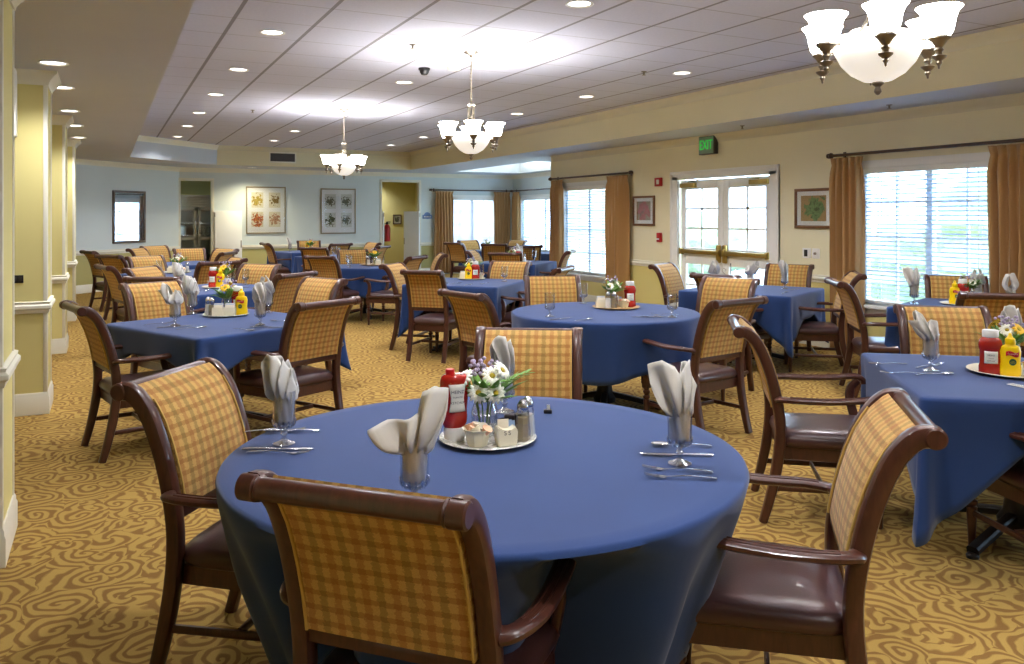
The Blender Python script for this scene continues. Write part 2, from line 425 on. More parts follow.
WC_ADDED = (.2, 1.9, .55, 2.05); WB = (4.72, 6.34, .55, 2.05); WA = (11.25, 12.82, .5, 2.04); DR = (7.66, 9.55, 0, 2.07)  # the first is an unseen window, added to light the front tables
wall('wall_right', 'y', XR, .16, -3.2, 13.2, [WA, WB, WC_ADDED, DR], ('wall_sage', 'wall_gold'))
OP1 = (1.5, 2.22, 0, 2.36); OP2 = (6.25, 7.3, 0, 2.42); WK = (8.1, 9.5, .6, 2.0)
wall('wall_back', 'x', YB, .14, 1.5, 10.2, [OP1, OP2, WK], ('wall_pale', 'wall_pale_low'))
WE = (17.0, 19.5, .6, 2.0); WF_ADDED = (13.6, 16.5, .3, 2.4)  # the second is a hidden window, added for more blue daylight
wall('wall_alcove', 'y', 10.0, .16, 13.2, 20.2, [WE, WF_ADDED], ('wall_pale', 'wall_pale_low'))
b = NB(); bx(b, XR, 10.2, 13.2, 13.32, 0, 2.7); struct('wall_return', b, 'wall_sage')
b = NB(); bx(b, -2.6, -2.45, -3.2, 18.1, 0, 2.7); struct('wall_left', b, 'wall_gold')
wall('wall_front', 'x', -3.3, .1, -2.6, 7.6, [], ('wall_sage', 'wall_gold'))
b = NB(); bx(b, -2.6, -.55, 17.9, 18.05, 0, 2.7); struct('wall_left_end', b, 'wall_gold')
dl = math.hypot(2.1, 2.1); dm = TR(-.6, 17.9, 0) @ RZ(R(45))
for nm, m_, za, zb in (('wall_corner', 'wall_pale', .79, 2.7), ('wall_corner_lower', 'wall_pale_low', 0, .79)):
    b = NB(); bx(b, 0, dl, 0, .12, za, zb, mtx=dm); struct(nm, b, m_)
D45 = (math.sqrt(.5), -math.sqrt(.5))
# crown, chair rail and base runs
trim(CROWN, [((XR, -3.2), (XR, 13.2), (-1, 0))], ZS, 'crown')
trim(CROWN, [((1.5, YB), (10, YB), (0, -1)), ((10, 13.4), (10, YB), (-1, 0))], ZS)
trim(CROWN, [((-.6, 17.9), (1.5, 20.0), D45)], ZS)
trim(CROWN, [((6.58, -2.2), (6.58, 18.65), (-1, 0)), ((2.16, 18.65), (6.58, 18.65), (0, -1))], ZT, 'crown')
trim(CROWN, [((.41, 16.9), (2.16, 18.65), D45), ((.41, -2.2), (.41, 16.9), (1, 0))], ZT)
def gaps(lo, hi, cut): 
    out = []; a = lo
    for c0, c1 in sorted(cut): out.append((a, c0)); a = c1
    out.append((a, hi)); return out
trim(RAIL, [((XR, a), (XR, c), (-1, 0)) for a, c in gaps(-3.2, 13.2, [(WC_ADDED[0]-.1, WC_ADDED[1]+.1), (WB[0]-.1, WB[1]+.1), (7.52, 9.69), (WA[0]-.1, WA[1]+.1)])], .79)
trim(RAIL, [((a, YB), (c, YB), (0, -1)) for a, c in gaps(2.3, 10, [(OP2[0], OP2[1]), (8.0, 9.6)])], .79)
trim(RAIL, [((10, 19.6), (10, YB), (-1, 0))], .79)
trim(RAIL, [((-.6, 17.9), (1.5, 20.0), D45)], .79)
trim(BASE, [((XR, a), (XR, c), (-1, 0)) for a, c in gaps(-3.2, 13.2, [(7.52, 9.69)])], 0, name='baseboard_right')
trim(BASE, [((a, YB), (c, YB), (0, -1)) for a, c in gaps(2.3, 10, [(OP2[0], OP2[1])])], 0, name='baseboard_back')
trim(BASE, [((-.6, 17.9), (1.5, 20.0), D45)], 0, name='baseboard_corner')

# pillars along the left aisle
def pillar(y0, k):
    x0, x1, y1 = -.92, -.405, y0+.5
    b = NB(); bx(b, x0, x1, y0, y1, 0, ZS); p = struct('column_%d' % k, b, 'pillar_paint')
    b = NB()
    for cx, sx in ((x0, 1), (x1, -1)):
        for cy, sy in ((y0, 1), (y1, -1)):
            bx(b, cx-.004*sx, cx+.026*sx, cy-.006*sy, cy+.02*sy, 0, ZS, .003); bx(b, cx-.006*sx, cx+.02*sx, cy-.004*sy, cy+.03*sy, 0, ZS, .003)
    obj('corner_bead', b, 'trim', p)
    runs = [((x0, y0), (x1, y0), (0, -1)), ((x1, y0), (x1, y1), (1, 0)), ((x1, y1), (x0, y1), (0, 1)), ((x0, y1), (x0, y0), (-1, 0))]
    for nm, pr, z in (('crown_moulding', CROWN, ZS), ('chair_rail', RAIL, .82), ('base_moulding', BASE, 0)):
        b = NB()
        for q in runs: mould(b, pr, *q[:2], z, q[2], ext=1)
        obj(nm, b, 'trim', p)
for k, y in enumerate((1.05, 4.15, 7.22, 10.3, 13.4)): pillar(y, k+1)

# back corridor behind the openings
b = NB(); bx(b, 1.0, 1.1, 20.14, 24, 0, 2.7); bx(b, 3.0, 3.1, 20.14, 24, 0, 2.7); bx(b, 1.0, 3.1, 22.0, 22.1, 0, 2.7); struct('wall_pantry', b, 'wall_pale_low')
b = NB(); bx(b, 5.6, 5.7, 20.14, 24, 0, 2.7); bx(b, 8.1, 8.2, 20.14, 24, 0, 2.7); bx(b, 5.6, 8.2, 22.6, 22.7, 0, 2.7); struct('wall_hallway', b, 'hall')
b = NB()
for o in (OP1, OP2):
    for xx in (o[0], o[1]): bx(b, xx-.03, xx+.03, YB-.015, YB+.15, 0, o[3], .004)
    bx(b, o[0]-.03, o[1]+.03, YB-.015, YB+.15, o[3]-.03, o[3]+.03, .004)
struct('trim_doorway', b, 'trim')
# half height swing doors of the two openings
def half_door(n, hx, ang, w, lab):
    b = NB(); bx(b, 0, w, -.02, .02, .22, 1.64, .006); d = struct('door_%d' % n, b, 'white')
    d.location = (hx, YB-.04, 0); d.rotation_euler = (0, 0, ang)
    b = NB(); bx(b, w-.03, w-.005, -.026, .026, .78, .95, .004); obj('push_plate', b, 'brushed', d)
    b = NB()
    for z in (.4, 1.5): lathe(b, [(.012, z), (.012, z+.1)], 10, (0, -.02, 0))
    obj('hinge', b, 'brushed', d)
half_door(3, 2.26, R(-3), .6, '')
half_door(4, 6.30, R(72), .5, '')
half_door(5, 7.27, R(122), .5, '')

# ------------------------------------------------------------------ windows, blinds, curtains
def window(n, axis, at, hole, cols=2, rows=4, mull=True):
    """frame in the wall opening; local: u along the wall, v into the room, then placed"""
    a0, a1, z0, z1 = hole
    def B(b, u0, u1, v0, v1, w0, w1, bev=.003):
        if axis == 'y': bx(b, at+v0, at+v1, u0, u1, w0, w1, bev)
        else: bx(b, u0, u1, at+v0, at+v1, w0, w1, bev)
    b = NB()
    for u in (a0, a1-.05): B(b, u, u+.05, .05, .12, z0, z1)
    B(b, a0, a1, .05, .12, z0, z0+.05); B(b, a0, a1, .05, .12, z1-.05, z1)
    mid = (a0+a1)/2
    if mull: B(b, mid-.035, mid+.035, .05, .12, z0, z1)
    w = struct('window_%d' % n, b, 'white')
    b = NB(); halves = [(a0+.05, mid-.035), (mid+.035, a1-.05)] if mull else [(a0+.05, a1-.05)]
    for h0, h1 in halves:
        for k in range(1, cols): u = h0+(h1-h0)*k/cols; B(b, u-.011, u+.011, .07, .1, z0, z1)
        for k in range(1, rows): zz = z0+(z1-z0)*k/rows; B(b, h0, h1, .07, .1, zz-.011, zz+.011)
    obj('muntin', b, 'white', w)
    b = NB(); B(b, a0+.05, a1-.05, .082, .086, z0+.05, z1-.05, 0); obj('pane', b, 'pane', w)
    b = NB(); B(b, a0-.03, a1+.03, -.06, .1, z0-.03, z0+.005, .006); obj('sill', b, 'white', w)
    b = NB(); sd = -.012
    for u in (a0-.055, a1-.005): B(b, u, u+.06, sd, .05, z0-.03, z1+.06)
    B(b, a0-.055, a1+.055, sd, .05, z1-.005, z1+.075); B(b, a0-.04, a1+.04, sd, .03, z0-.1, z0-.03)
    obj('casing', b, 'white', w)
def blind(axis, at, hole, label, tilt=16, pitch=.046, m_='blind'):
    a0, a1, z0, z1 = hole; W = a1-a0-.05
    t = thing('window_blind', label, 'blind', ((at+.02, (a0+a1)/2, 0) if axis == 'y' else ((a0+a1)/2, at+.02, 0)), R(90) if axis == 'y' else 0, None)
    # local x along the wall, local y: + into the room for y-walls (after rotation -x), so tilt is the same
    b = NB(); bx(b, -W/2, W/2, -.03, .03, z1-.07, z1-.005, .004); obj('headrail', b, 'white', t)
    b = NB(); z = z0+.1; s = R(tilt)
    while z < z1-.08:
        bx(b, -W/2, W/2, -.024, .024, -.0014, .0014, mtx=TR(0, 0, z) @ RX(s if axis == 'y' else s)); z += pitch
    obj('slats', b, m_, t)
    b = NB(); bx(b, -W/2, W/2, -.026, .026, z0+.035, z0+.06, .004); obj('bottom_rail', b, 'white', t)
    b = NB()
    for x in (-W*.36, 0, W*.36): bx(b, x-.003, x+.003, -.027, -.025, z0+.05, z1-.05); bx(b, x-.003, x+.003, .025, .027, z0+.05, z1-.05)
    obj('ladder_cord', b, 'white', t)
def curtain(axis, at, u0, u1, ztop, label, n):
    w = u1-u0; amp = .044; rnd = random.Random(n)
    ph = rnd.random()*6; nf = max(3, round(w/.088))
    def f(a, v):
        z = .03+(ztop-.03)*v
        sp = 1+.06*math.sin(v*PI)*(1 if a > .5 else -1)*0
        pin = 1-.12*math.exp(-((v-.95)/.03)**2)
        d = amp*(math.sin(2*PI*nf*a+ph+.5*math.sin(3*v+ph))+.35*math.sin(2*PI*nf*2.1*a+ph*2+v*2))*(.75+.35*(1-v))*(1 if v < .94 else .55)
        u = (u0+u1)/2+(a-.5)*w*pin+.012*math.sin(5*v+ph+a*4)
        return (at+d, u, z) if axis == 'y' else (u, at+d, z)
    b = NB(); grid(b, f, nf*10, 26)
    o = obj('curtain', b, 'drape', solid=.004, sharp=80); return tag(o, label, 'curtain', None)
def rod(axis, at, u0, u1, z, wallat, label):
    t = thing('curtain_rod', label, 'curtain rod', ((at, (u0+u1)/2, z) if axis == 'y' else ((u0+u1)/2, at, z)), R(90) if axis == 'y' else 0)
    h = (u1-u0)/2; b = NB(); sweep(b, [(-h, 0, 0), (h, 0, 0)], .017, .017, (0, 0, 1), 12); obj('rod', b, 'bronze_wood', t)
    for s in (-1, 1):
        b = NB(); lathe(b, [(.0, 0), (.018, 0), (.03, .012), (.034, .03), (.024, .045), (.03, .055), (.026, .075), (0, .085)], 14, mtx=TR(s*h, 0, 0) @ RY(s*PI/2)); obj('finial', b, 'bronze_wood', t)
        b = NB(); dd = (wallat-at)*(-1 if axis == 'y' else 1)
        bx(b, s*(h-.08)-.012, s*(h-.08)+.012, min(0, dd), max(0, dd), -.012, .012, .003); bx(b, s*(h-.08)-.02, s*(h-.08)+.02, dd-.012, dd+.006, -.04, .04, .003); obj('bracket', b, 'bronze_wood', t)
window(1, 'y', XR, WB); window(2, 'y', XR, WA); window(3, 'x', YB, WK); window(4, 'y', 10.0, WE); window(5, 'y', XR, WC_ADDED); window(6, 'y', 10.0, WF_ADDED)  # the last two are the unseen windows added for daylight
blind('y', XR, WB, 'white slatted blind in the big window at the right of the glass doors', 17)
blind('y', XR, WA, 'white slatted blind in the window left of the glass doors', 20)
blind('x', YB, WK, 'closed pale blind in the far back wall window', 66, .043, 'blind_shut')
blind('y', 10.0, WE, 'bright slatted blind in the alcove side window', 24)
curtain('y', XR-.10, 6.22, 6.66, 2.17, 'gold curtain hanging between melon picture and big window', 1)
curtain('y', XR-.10, 4.25, 4.80, 2.17, 'gold curtain at the near side of the big window', 2)
curtain('y', XR-.10, 12.72, 13.14, 2.17, 'gold curtain at the wall corner beside the alcove', 3)
curtain('y', XR-.10, 10.66, 11.28, 2.17, 'gold curtain beside the rose picture', 4)
curtain('x', YB-.10, 7.66, 8.2, 2.17, 'brown gold curtain beside the blue plaque on the back wall', 5)
curtain('x', YB-.10, 9.36, 9.86, 2.17, 'brown gold curtain in the far alcove corner on the back wall', 6)
curtain('y', 9.90, 19.42, 19.84, 2.17, 'narrow curtain in the alcove corner on the side window', 7)
curtain('y', 9.90, 16.6, 17.05, 2.17, 'curtain at the near side of the alcove side window', 8)
rod('y', XR-.10, 4.2, 6.62, 2.2, XR, 'long dark curtain rod over the big right window')
rod('y', XR-.10, 10.62, 13.12, 2.2, XR, 'dark curtain rod over the window left of the glass doors')
rod('x', YB-.10, 7.6, 9.88, 2.2, YB, 'dark curtain rod on the far back wall')
rod('y', 9.90, 16.5, 19.86, 2.2, 10.0, 'dark curtain rod over the alcove side window')

# glass double door
b = NB()
for y0, y1 in ((7.53, 7.69), (9.52, 9.68)): bx(b, XR-.025, XR+.03, y0, y1, 0, 2.09, .006); bx(b, XR-.036, XR+.02, y0 if y0 < 8 else y1-.03, y0+.03 if y0 < 8 else y1, 0, 2.16, .004)
bx(b, XR-.025, XR+.03, 7.53, 9.68, 2.04, 2.13, .006); bx(b, XR-.036, XR+.02, 7.53, 9.68, 2.12, 2.16, .004)
struct('trim_door', b, 'white')
def leaf(n, y0, y1, hinge_hi):
    xa, xb = XR+.035, XR+.08; b = NB(); st = .11
    bx(b, xa, xb, y0, y0+st, .02, 2.03, .004); bx(b, xa, xb, y1-st, y1, .02, 2.03, .004)
    for z0, z1 in ((.02, .24), (.84, 1.07), (1.9, 2.03)): bx(b, xa, xb, y0+st, y1-st, z0, z1, .004)
    d = struct('door_%d' % n, b, 'white'); b = NB(); c = (y0+y1)/2
    for z0, z1, rows in ((.24, .84, 2), (1.07, 1.9, 3)):
        bx(b, xa+.012, xb-.012, c-.014, c+.014, z0, z1)
        for k in range(1, rows): z = z0+(z1-z0)*k/rows; bx(b, xa+.012, xb-.012, y0+st, y1-st, z-.014, z+.014)
    obj('muntin', b, 'white', d)
    b = NB(); bx(b, xa+.02, xa+.025, y0+st, y1-st, .24, .84); bx(b, xa+.02, xa+.025, y0+st, y1-st, 1.07, 1.9); obj('pane', b, 'pane', d)
    b = NB(); bx(b, xa-.05, xa-.012, y0+.05, y1-.05, .985, 1.045, .008); bx(b, xa-.06, xa, y0+.02, y0+.07, .97, 1.06, .006); bx(b, xa-.06, xa, y1-.07, y1-.02, .97, 1.06, .006); obj('panic_bar', b, 'brass', d)
    yh = y0+.06 if hinge_hi else y1-.06
    b = NB(); bx(b, xa-.045, xa, yh-.04, yh+.04, .88, 1.13, .02); obj('latch_case', b, 'brass', d)
    ya = y1-.36 if hinge_hi else y0+.04
    b = NB(); bx(b, xa-.055, xa, ya, ya+.32, 1.925, 1.99, .006); obj('door_closer', b, 'brass', d)
    b = NB(); q = ya+.16; sweep(b, [(xa-.03, q, 2.0), (xa-.03, q+(.22 if not hinge_hi else -.22), 2.03)], .006, .012, (0, 0, 1), 8); obj('closer_arm', b, 'brass', d)
leaf(1, 7.70, 8.605, False); leaf(2, 8.61, 9.51, True)

# ------------------------------------------------------------------ outside
b = NB(); bx(b, 7.6, 40, -20, 45, -.2, -.1); bx(b, -20, 7.7, 24.5, 45, -.2, -.1); struct('ground', b, 'patio')
def shrub(x, y, r, h, lab):
    b = NB(); bmesh.ops.create_icosphere(b, subdivisions=4, radius=1); rn = random.Random(int(x*10+y*7))
    ph = [rn.random()*6 for _ in range(6)]
    for v in b.verts:
        p = v.co; k = 1+.10*math.sin(9*p.x+ph[0])*math.sin(8*p.y+ph[1])+.09*math.sin(13*p.z+ph[2]+5*p.x)+.05*math.sin(27*p.x+ph[3])*math.sin(25*p.z+ph[4])
        v.co = Vector((p.x*r*k, p.y*r*k, h/2+p.z*h/2*k))
    t = thing('shrub', lab, 'shrub', (x, y, -.1)); obj('foliage', b, 'hedge', t)
    b = NB(); sweep(b, [(0, 0, 0), (.02, 0, h*.4)], .05, .05, (1, 0, 0), 8); obj('stem', b, 'bronze_wood', t)
shrub(11.6, 7.3, 1.0, 2.3, 'green shrub outside, seen through the middle of the big window')
shrub(12.2, 9.3, .9, 1.5, 'low shrub outside, seen through the left of the big window')
shrub(14.5, 17.2, 1.2, 1.6, 'shrub outside, seen through the window left of the doors')
b = NB(); bx(b, 9.4, 9.55, 4.6, 6.05, -.1, 3); struct('exterior_wall', b, 'siding')
b = NB(); bx(b, 10.0, 10.22, 15.4, 15.62, -.1, 3, .01); struct('exterior_column', b, 'white')

# ------------------------------------------------------------------ ceiling fixtures
def make_downlight():
    t = thing('recessed_light', '', 'ceiling light')
    b = NB(); lathe(b, [(.098, -.001), (.104, -.006), (.1, -.012), (.085, -.008), (.078, .0)], 24); obj('trim_ring', b, 'white', t)
    b = NB(); lathe(b, [(0, -.004), (.05, -.0035), (.08, -.002), (.08, .001), (0, .001)], 24); obj('lens', b, 'lens', t)
    return t
DL = Proto(make_downlight())
spots = []
def spot(x, y, z, e, col=(.97, .97, 1), ang=140, blend=.9):
    L = bpy.data.lights.new('downlight_lamp', 'SPOT'); L.energy = e; L.color = col; L.spot_size = R(ang); L.spot_blend = blend; L.shadow_soft_size = .08
    o = bpy.data.objects.new('downlight_lamp', L); C.objects.link(o); o.location = (x, y, z-.02); return o
order = ['first', 'second', 'third', 'fourth', 'fifth', 'sixth', 'seventh', 'eighth']
E_DL = 112
for rn_, x, ys in (('left', 1.24, (5.0, 6.95, 8.87, 10.82, 12.85, 14.83, 16.9)), ('middle', 3.05, (5.03, 8.88, 14.87, 16.9)), ('right', 5.5, (6.97, 8.9, 10.86, 14.87, 16.88))):
    for i, y in enumerate(ys):
        DL.put((x, y, ZT), 0, '%s round downlight from the front in the %s row of the tiled ceiling' % (order[i], rn_), 'downlights in the tiled ceiling'); spot(x, y, ZT, E_DL)
for i, y in enumerate((6.75, 8.0, 9.75, 11.3, 13.0)):
    DL.put((-.34, y, ZS), 0, '%s round downlight along the low ceiling by the yellow pillars' % order[i], 'downlights by the pillars'); spot(-.34, y, ZS, 60, ang=130)
DL.put((3.0, 19.35, ZS), 0, 'round downlight above the fruit prints on the back wall', 'downlights along the back'); spot(3.0, 19.35, ZS, 120, col=(1, .9, .62))
DL.put((6.7, 21.6, ZS), 0, 'round downlight in the hallway behind the back wall', 'downlights along the back'); spot(6.7, 22.2, ZS, 90); spot(2.0, 21.0, ZS, 30)

def make_chandelier():
    t = thing('chandelier', '', 'chandelier')
    z = lambda h: h-ZT
    b = NB(); lathe(b, [(0, 0), (.07, 0), (.072, -.008), (.05, -.02), (.018, -.034), (.012, -.05), (0, -.05)], 20); obj('canopy', b, 'nickel', t)
    b = NB(); sweep(b, [(0, 0, -.04), (0, 0, z(2.56))], .007, .007, (1, 0, 0), 8)
    for k in range(14): lathe(b, [(.006, 0), (.011, .006), (.006, .012)], 8, (0, 0, z(2.58)+k*.033))
    obj('stem', b, 'nickel', t)
    b = NB(); lathe(b, [(0, z(2.575)), (.03, z(2.57)), (.04, z(2.555)), (.03, z(2.545)), (0, z(2.545))], 16)
    for k in range(6):
        a = 2*PI*k/6; sweep(b, [(.03*math.cos(a), .03*math.sin(a), z(2.55)), (.026*math.cos(a), .026*math.sin(a), z(2.38))], .005, .005, (0, 1, 0), 6)
    lathe(b, [(0, z(2.40)), (.034, z(2.395)), (.04, z(2.38)), (.02, z(2.36)), (.014, z(2.3)), (.014, z(2.2)), (0, z(2.2))], 16); obj('hub', b, 'nickel', t)
    b = NB(); lathe(b, [(.19, z(2.29)), (.2, z(2.288)), (.192, z(2.27)), (.178, z(2.235)), (.15, z(2.18)), (.11, z(2.135)), (.06, z(2.105)), (0, z(2.095)), (0, z(2.1)), (.06, z(2.11)), (.108, z(2.142)), (.146, z(2.186)), (.172, z(2.238)), (.186, z(2.28)), (.19, z(2.29))], 32)
    bo = obj('bowl', b, 'bowl', t)
    b = NB(); lathe(b, [(0, z(2.115)), (.022, z(2.1)), (.026, z(2.092)), (.01, z(2.078)), (.014, z(2.066)), (.016, z(2.058)), (.008, z(2.046)), (0, z(2.042))], 14); obj('finial', b, 'nickel', bo)
    for k in range(6):
        a = R(-134)+2*PI*k/6; ca, sa = math.cos(a), math.sin(a); q = lambda r, h: (r*ca, r*sa, z(h))
        b = NB(); sweep(b, curve([q(.026, 2.45), q(.05, 2.37), q(.1, 2.30), q(.16, 2.262), q(.215, 2.255), q(.25, 2.235)], 5), .008, .006, (-sa, ca, 0), 8)
        ar = obj('arm', b, 'nickel', t)
        b = NB(); lathe(b, [(0, z(2.255)), (.042, z(2.255)), (.044, z(2.247)), (.03, z(2.235)), (.02, z(2.22)), (.012, z(2.21)), (.019, z(2.2)), (.012, z(2.19)), (.012, z(2.182)), (.03, z(2.176)), (.026, z(2.168)), (.01, z(2.155)), (.013, z(2.147)), (.006, z(2.137)), (.004, z(2.125)), (0, z(2.122))], 14, (.25*ca, .25*sa, 0))
        obj('cup', b, 'nickel', ar)
        b = NB(); pr = [(.02, 2.256), (.042, 2.258), (.052, 2.275), (.058, 2.30), (.063, 2.33), (.072, 2.356), (.089, 2.376)]
        lathe(b, [(r, z(h)) for r, h in pr]+[(r-.004, z(h+.001)) for r, h in pr[::-1]], 22, (.25*ca, .25*sa, 0)); obj('shade', b, 'shade', t)
    return t
CH = Proto(make_chandelier())
for y, cz, lab in ((2.45, 0, 'six shade chandelier hanging over the front tables at the right'), (6.97, R(25), 'six shade chandelier hanging in the middle of the room'), (11.5, R(15), 'six shade chandelier hanging farthest back, before the leaf prints')):
    CH.put((2.99 if y < 3 else 3.05, y, ZT), cz, lab, 'chandeliers')
    for k in range(6):
        a = R(-134)+2*PI*k/6
        L = bpy.data.lights.new('chandelier_bulb', 'POINT'); L.energy = 6; L.color = (1, .98, .95); L.shadow_soft_size = .03
        o = bpy.data.objects.new('chandelier_bulb', L); C.objects.link(o); o.location = ((2.99 if y < 3 else 3.05)+.25*math.cos(a+cz), y+.25*math.sin(a+cz), 2.36)
# sprinklers, detector, camera dome, vent
def lathe_thing(name, label, cat, prof, m, loc, group=None):
    b = NB(); lathe(b, prof, 18); o = obj(name, b, m, loc=loc); return tag(o, label, cat, group)
SPR = [(0, 0), (.03, 0), (.03, -.006), (.01, -.01), (.008, -.035), (.022, -.037), (.022, -.04), (0, -.04)]
for x, y, z, w in ((2.45, 6.9, ZT, 'over the middle of the tiled ceiling'), (1.9, 12.2, ZT, 'on the tiled ceiling above the pillar side tables'), (5.1, 7.1, ZT, 'right of the middle chandelier'), (7.0, 7.7, ZS, 'in the low ceiling strip above the glass doors'), (7.0, 5.6, ZS, 'in the low ceiling strip above the big window')):
    lathe_thing('sprinkler', 'small ceiling sprinkler head '+w, 'sprinkler', SPR, 'nickel', (x, y, z), 'sprinklers')
lathe_thing('security_camera', 'dark dome camera on the tiled ceiling left of the middle chandelier', 'camera', [(0, 0), (.06, 0), (.06, -.02), (.05, -.025), (.045, -.05), (.03, -.07), (0, -.078)], 'black', (2.95, 7.95, ZT))
lathe_thing('smoke_detector', 'round white smoke detector beside the dome camera', 'smoke detector', [(0, 0), (.07, 0), (.07, -.02), (.055, -.035), (0, -.038)], 'trim', (3.2, 7.75, ZT))
lathe_thing('ceiling_speaker', 'flat round speaker grille on the tiled ceiling beyond the middle chandelier', 'speaker', [(0, -.008), (.1, -.008), (.11, -.004), (.11, 0)], 'trim', (3.02, 10.85, ZT))
t = thing('air_vent', 'grey slatted air vent on the beige face above the back prints', 'vent', (3.55, 18.64, 2.83))
b = NB()
for a in ((-.3, .3, .09, .12), (-.3, .3, -.12, -.09), (-.3, -.27, -.12, .12), (.27, .3, -.12, .12)): bx(b, a[0], a[1], -.02, 0, a[2], a[3], .003)
obj('frame', b, 'trim', t)
b = NB(); bx(b, -.28, .28, -.006, -.001, -.1, .1); obj('backing', b, 'shadow', t)
b = NB()
for k in range(13): x = -.25+k*.0417; bx(b, x-.004, x+.004, -.015, -.006, -.095, .095)
obj('louvres', b, 'shadow', t)

# ------------------------------------------------------------------ things on the walls
def picture(name, label, loc, rz, w, h, fr, prints, fw=.03, glass='picture_glass', matb='matboard'):
    """local: x along the wall, -y out of the wall"""
    t = thing(name, label, 'picture', loc, rz)
    b = NB()
    for a in ((-w/2, w/2, h/2-fw, h/2), (-w/2, w/2, -h/2, -h/2+fw), (-w/2, -w/2+fw, -h/2+fw, h/2-fw), (w/2-fw, w/2, -h/2+fw, h/2-fw)): bx(b, a[0], a[1], -.028, 0, a[2], a[3], .005)
    obj('frame', b, fr, t)
    b = NB(); bx(b, -w/2+fw, w/2-fw, -.012, -.002, -h/2+fw, h/2-fw); mb = obj('mat_board', b, matb, t)
    for cx, cz, pw, ph, m_ in prints:
        b = NB(); bx(b, -pw/2, pw/2, -.001, .001, -ph/2, ph/2); obj('print', b, m_, t, loc=(cx, -.0135, cz))
    b = NB(); bx(b, -w/2+fw, w/2-fw, -.018, -.0165, -h/2+fw, h/2-fw); obj('glazing', b, glass, t)
four = lambda a, b_, c, d: [(-.2, .24, .27, .36, a), (.2, .24, .27, .36, b_), (-.2, -.22, .27, .36, c), (.2, -.22, .27, .36, d)]
picture('framed_print', 'framed sheet of four gold and red fruit prints nearer the doorway', (3.42, YB, 1.66), 0, .92, 1.12, 'frame_champ', four('art_a', 'art_b', 'art_c', 'art_d'))
picture('framed_print', 'framed sheet of four grey green leaf prints behind the far chandelier', (5.16, YB, 1.64), 0, .88, 1.12, 'frame_champ', four('art_e', 'art_e', 'art_f', 'art_e'))
picture('framed_print', 'small framed red rose print left of the glass doors', (XR, 10.36, 1.60), R(-90), .56, .46, 'frame_wood', [(0, 0, .36, .29, 'art_red')], .032)
picture('framed_print', 'small framed green melon print right of the glass doors', (XR, 6.985, 1.61), R(-90), .57, .47, 'frame_wood', [(0, 0, .38, .3, 'art_green')], .034)
c45 = Vector((-.6+.82, 17.9+.82, 0))
picture('framed_print', 'dark framed pale blue print with glare on the diagonal wall', (.44, 18.94, 1.50), R(45), .9, 1.1, 'frame_dark', [(0, 0, .72, .9, 'art_blue')], .05, 'mirror_glass')
# exit sign
t = thing('exit_sign', 'lit green exit sign above the glass doors', 'exit sign', (XR, 8.82, 2.49), R(-90))
b = NB(); bx(b, -.16, .16, -.075, 0, -.125, .125, .006); obj('housing', b, 'exit_dark', t)
b = NB(); bx(b, -.15, .15, -.08, -.074, -.115, .115, .003); obj('face_plate', b, 'exit_case', t)
b = NB(); text(b, 'EXIT', .17, TR(0, -.082, 0) @ RX(PI/2) @ Matrix.Diagonal((.78, 1.1, 1, 1)), .002); obj('lettering', b, 'exit_letter', t)
b = NB(); bx(b, -.02, .02, -.05, -.02, .12, .14); obj('mount', b, 'exit_dark', t)
t = thing('fire_alarm', 'red fire alarm strobe with white lens above the rose picture', 'fire alarm', (XR, 9.97, 2.03), R(-90))
b = NB(); bx(b, -.075, .075, -.045, 0, -.065, .065, .008); obj('body', b, 'red', t)
b = NB(); bx(b, -.01, .05, -.06, -.045, -.035, .035, .01); obj('strobe_lens', b, 'whitecap', t)
t = thing('fire_pull_station', 'small red fire alarm pull box beside the glass doors', 'fire alarm', (XR, 9.95, 1.2), R(-90))
b = NB(); bx(b, -.045, .045, -.045, 0, -.07, .07, .008); obj('body', b, 'red', t)
b = NB(); bx(b, -.03, .03, -.06, -.045, -.035, -.015, .004); obj('pull_handle', b, 'whitecap', t)
t = thing('switch_plate', 'white wall plate with a dark switch and a dial below the melon picture', 'switch', (XR, 7.03, 1.08), R(-90))
b = NB(); bx(b, -.13, .0, -.008, 0, -.06, .06, .003); bx(b, .02, .13, -.008, 0, -.06, .06, .003); obj('plate', b, 'whitecap', t)
b = NB(); bx(b, -.1, -.05, -.014, -.006, -.04, .04, .003); obj('rocker', b, 'black', t)
b = NB(); lathe(b, [(0, 0), (.016, 0), (.014, .02), (0, .02)], 14, mtx=TR(.07, -.006, 0) @ RX(PI/2)); obj('dial', b, 'brushed', t)
def outlet(loc, lab):
    t = thing('wall_outlet', lab, 'outlet', loc)
    b = NB(); bx(b, -.04, .04, -.006, 0, -.03, .03, .002); obj('plate', b, 'black', t)
    b = NB(); bx(b, -.028, -.008, -.009, -.005, -.018, .018, .001); bx(b, .008, .028, -.009, -.005, -.018, .018, .001); obj('socket', b, 'exit_dark', t)
outlet((-.60, 7.22, 1.04), 'small black outlet on the nearer full-face yellow pillar')
outlet((-.58, 10.3, 1.04), 'small black outlet on the second yellow pillar beyond')
t = thing('wall_light', 'white box wall light high on the yellow pillar beside the frame edge', 'wall light', (-.70, 7.22, 2.36))
b = NB(); bx(b, -.14, .10, -.16, 0, -.24, .26, .008); obj('body', b, 'white', t)
b = NB(); bx(b, -.12, .08, -.145, -.015, -.25, -.238, .003); obj('diffuser', b, 'shadow', t)
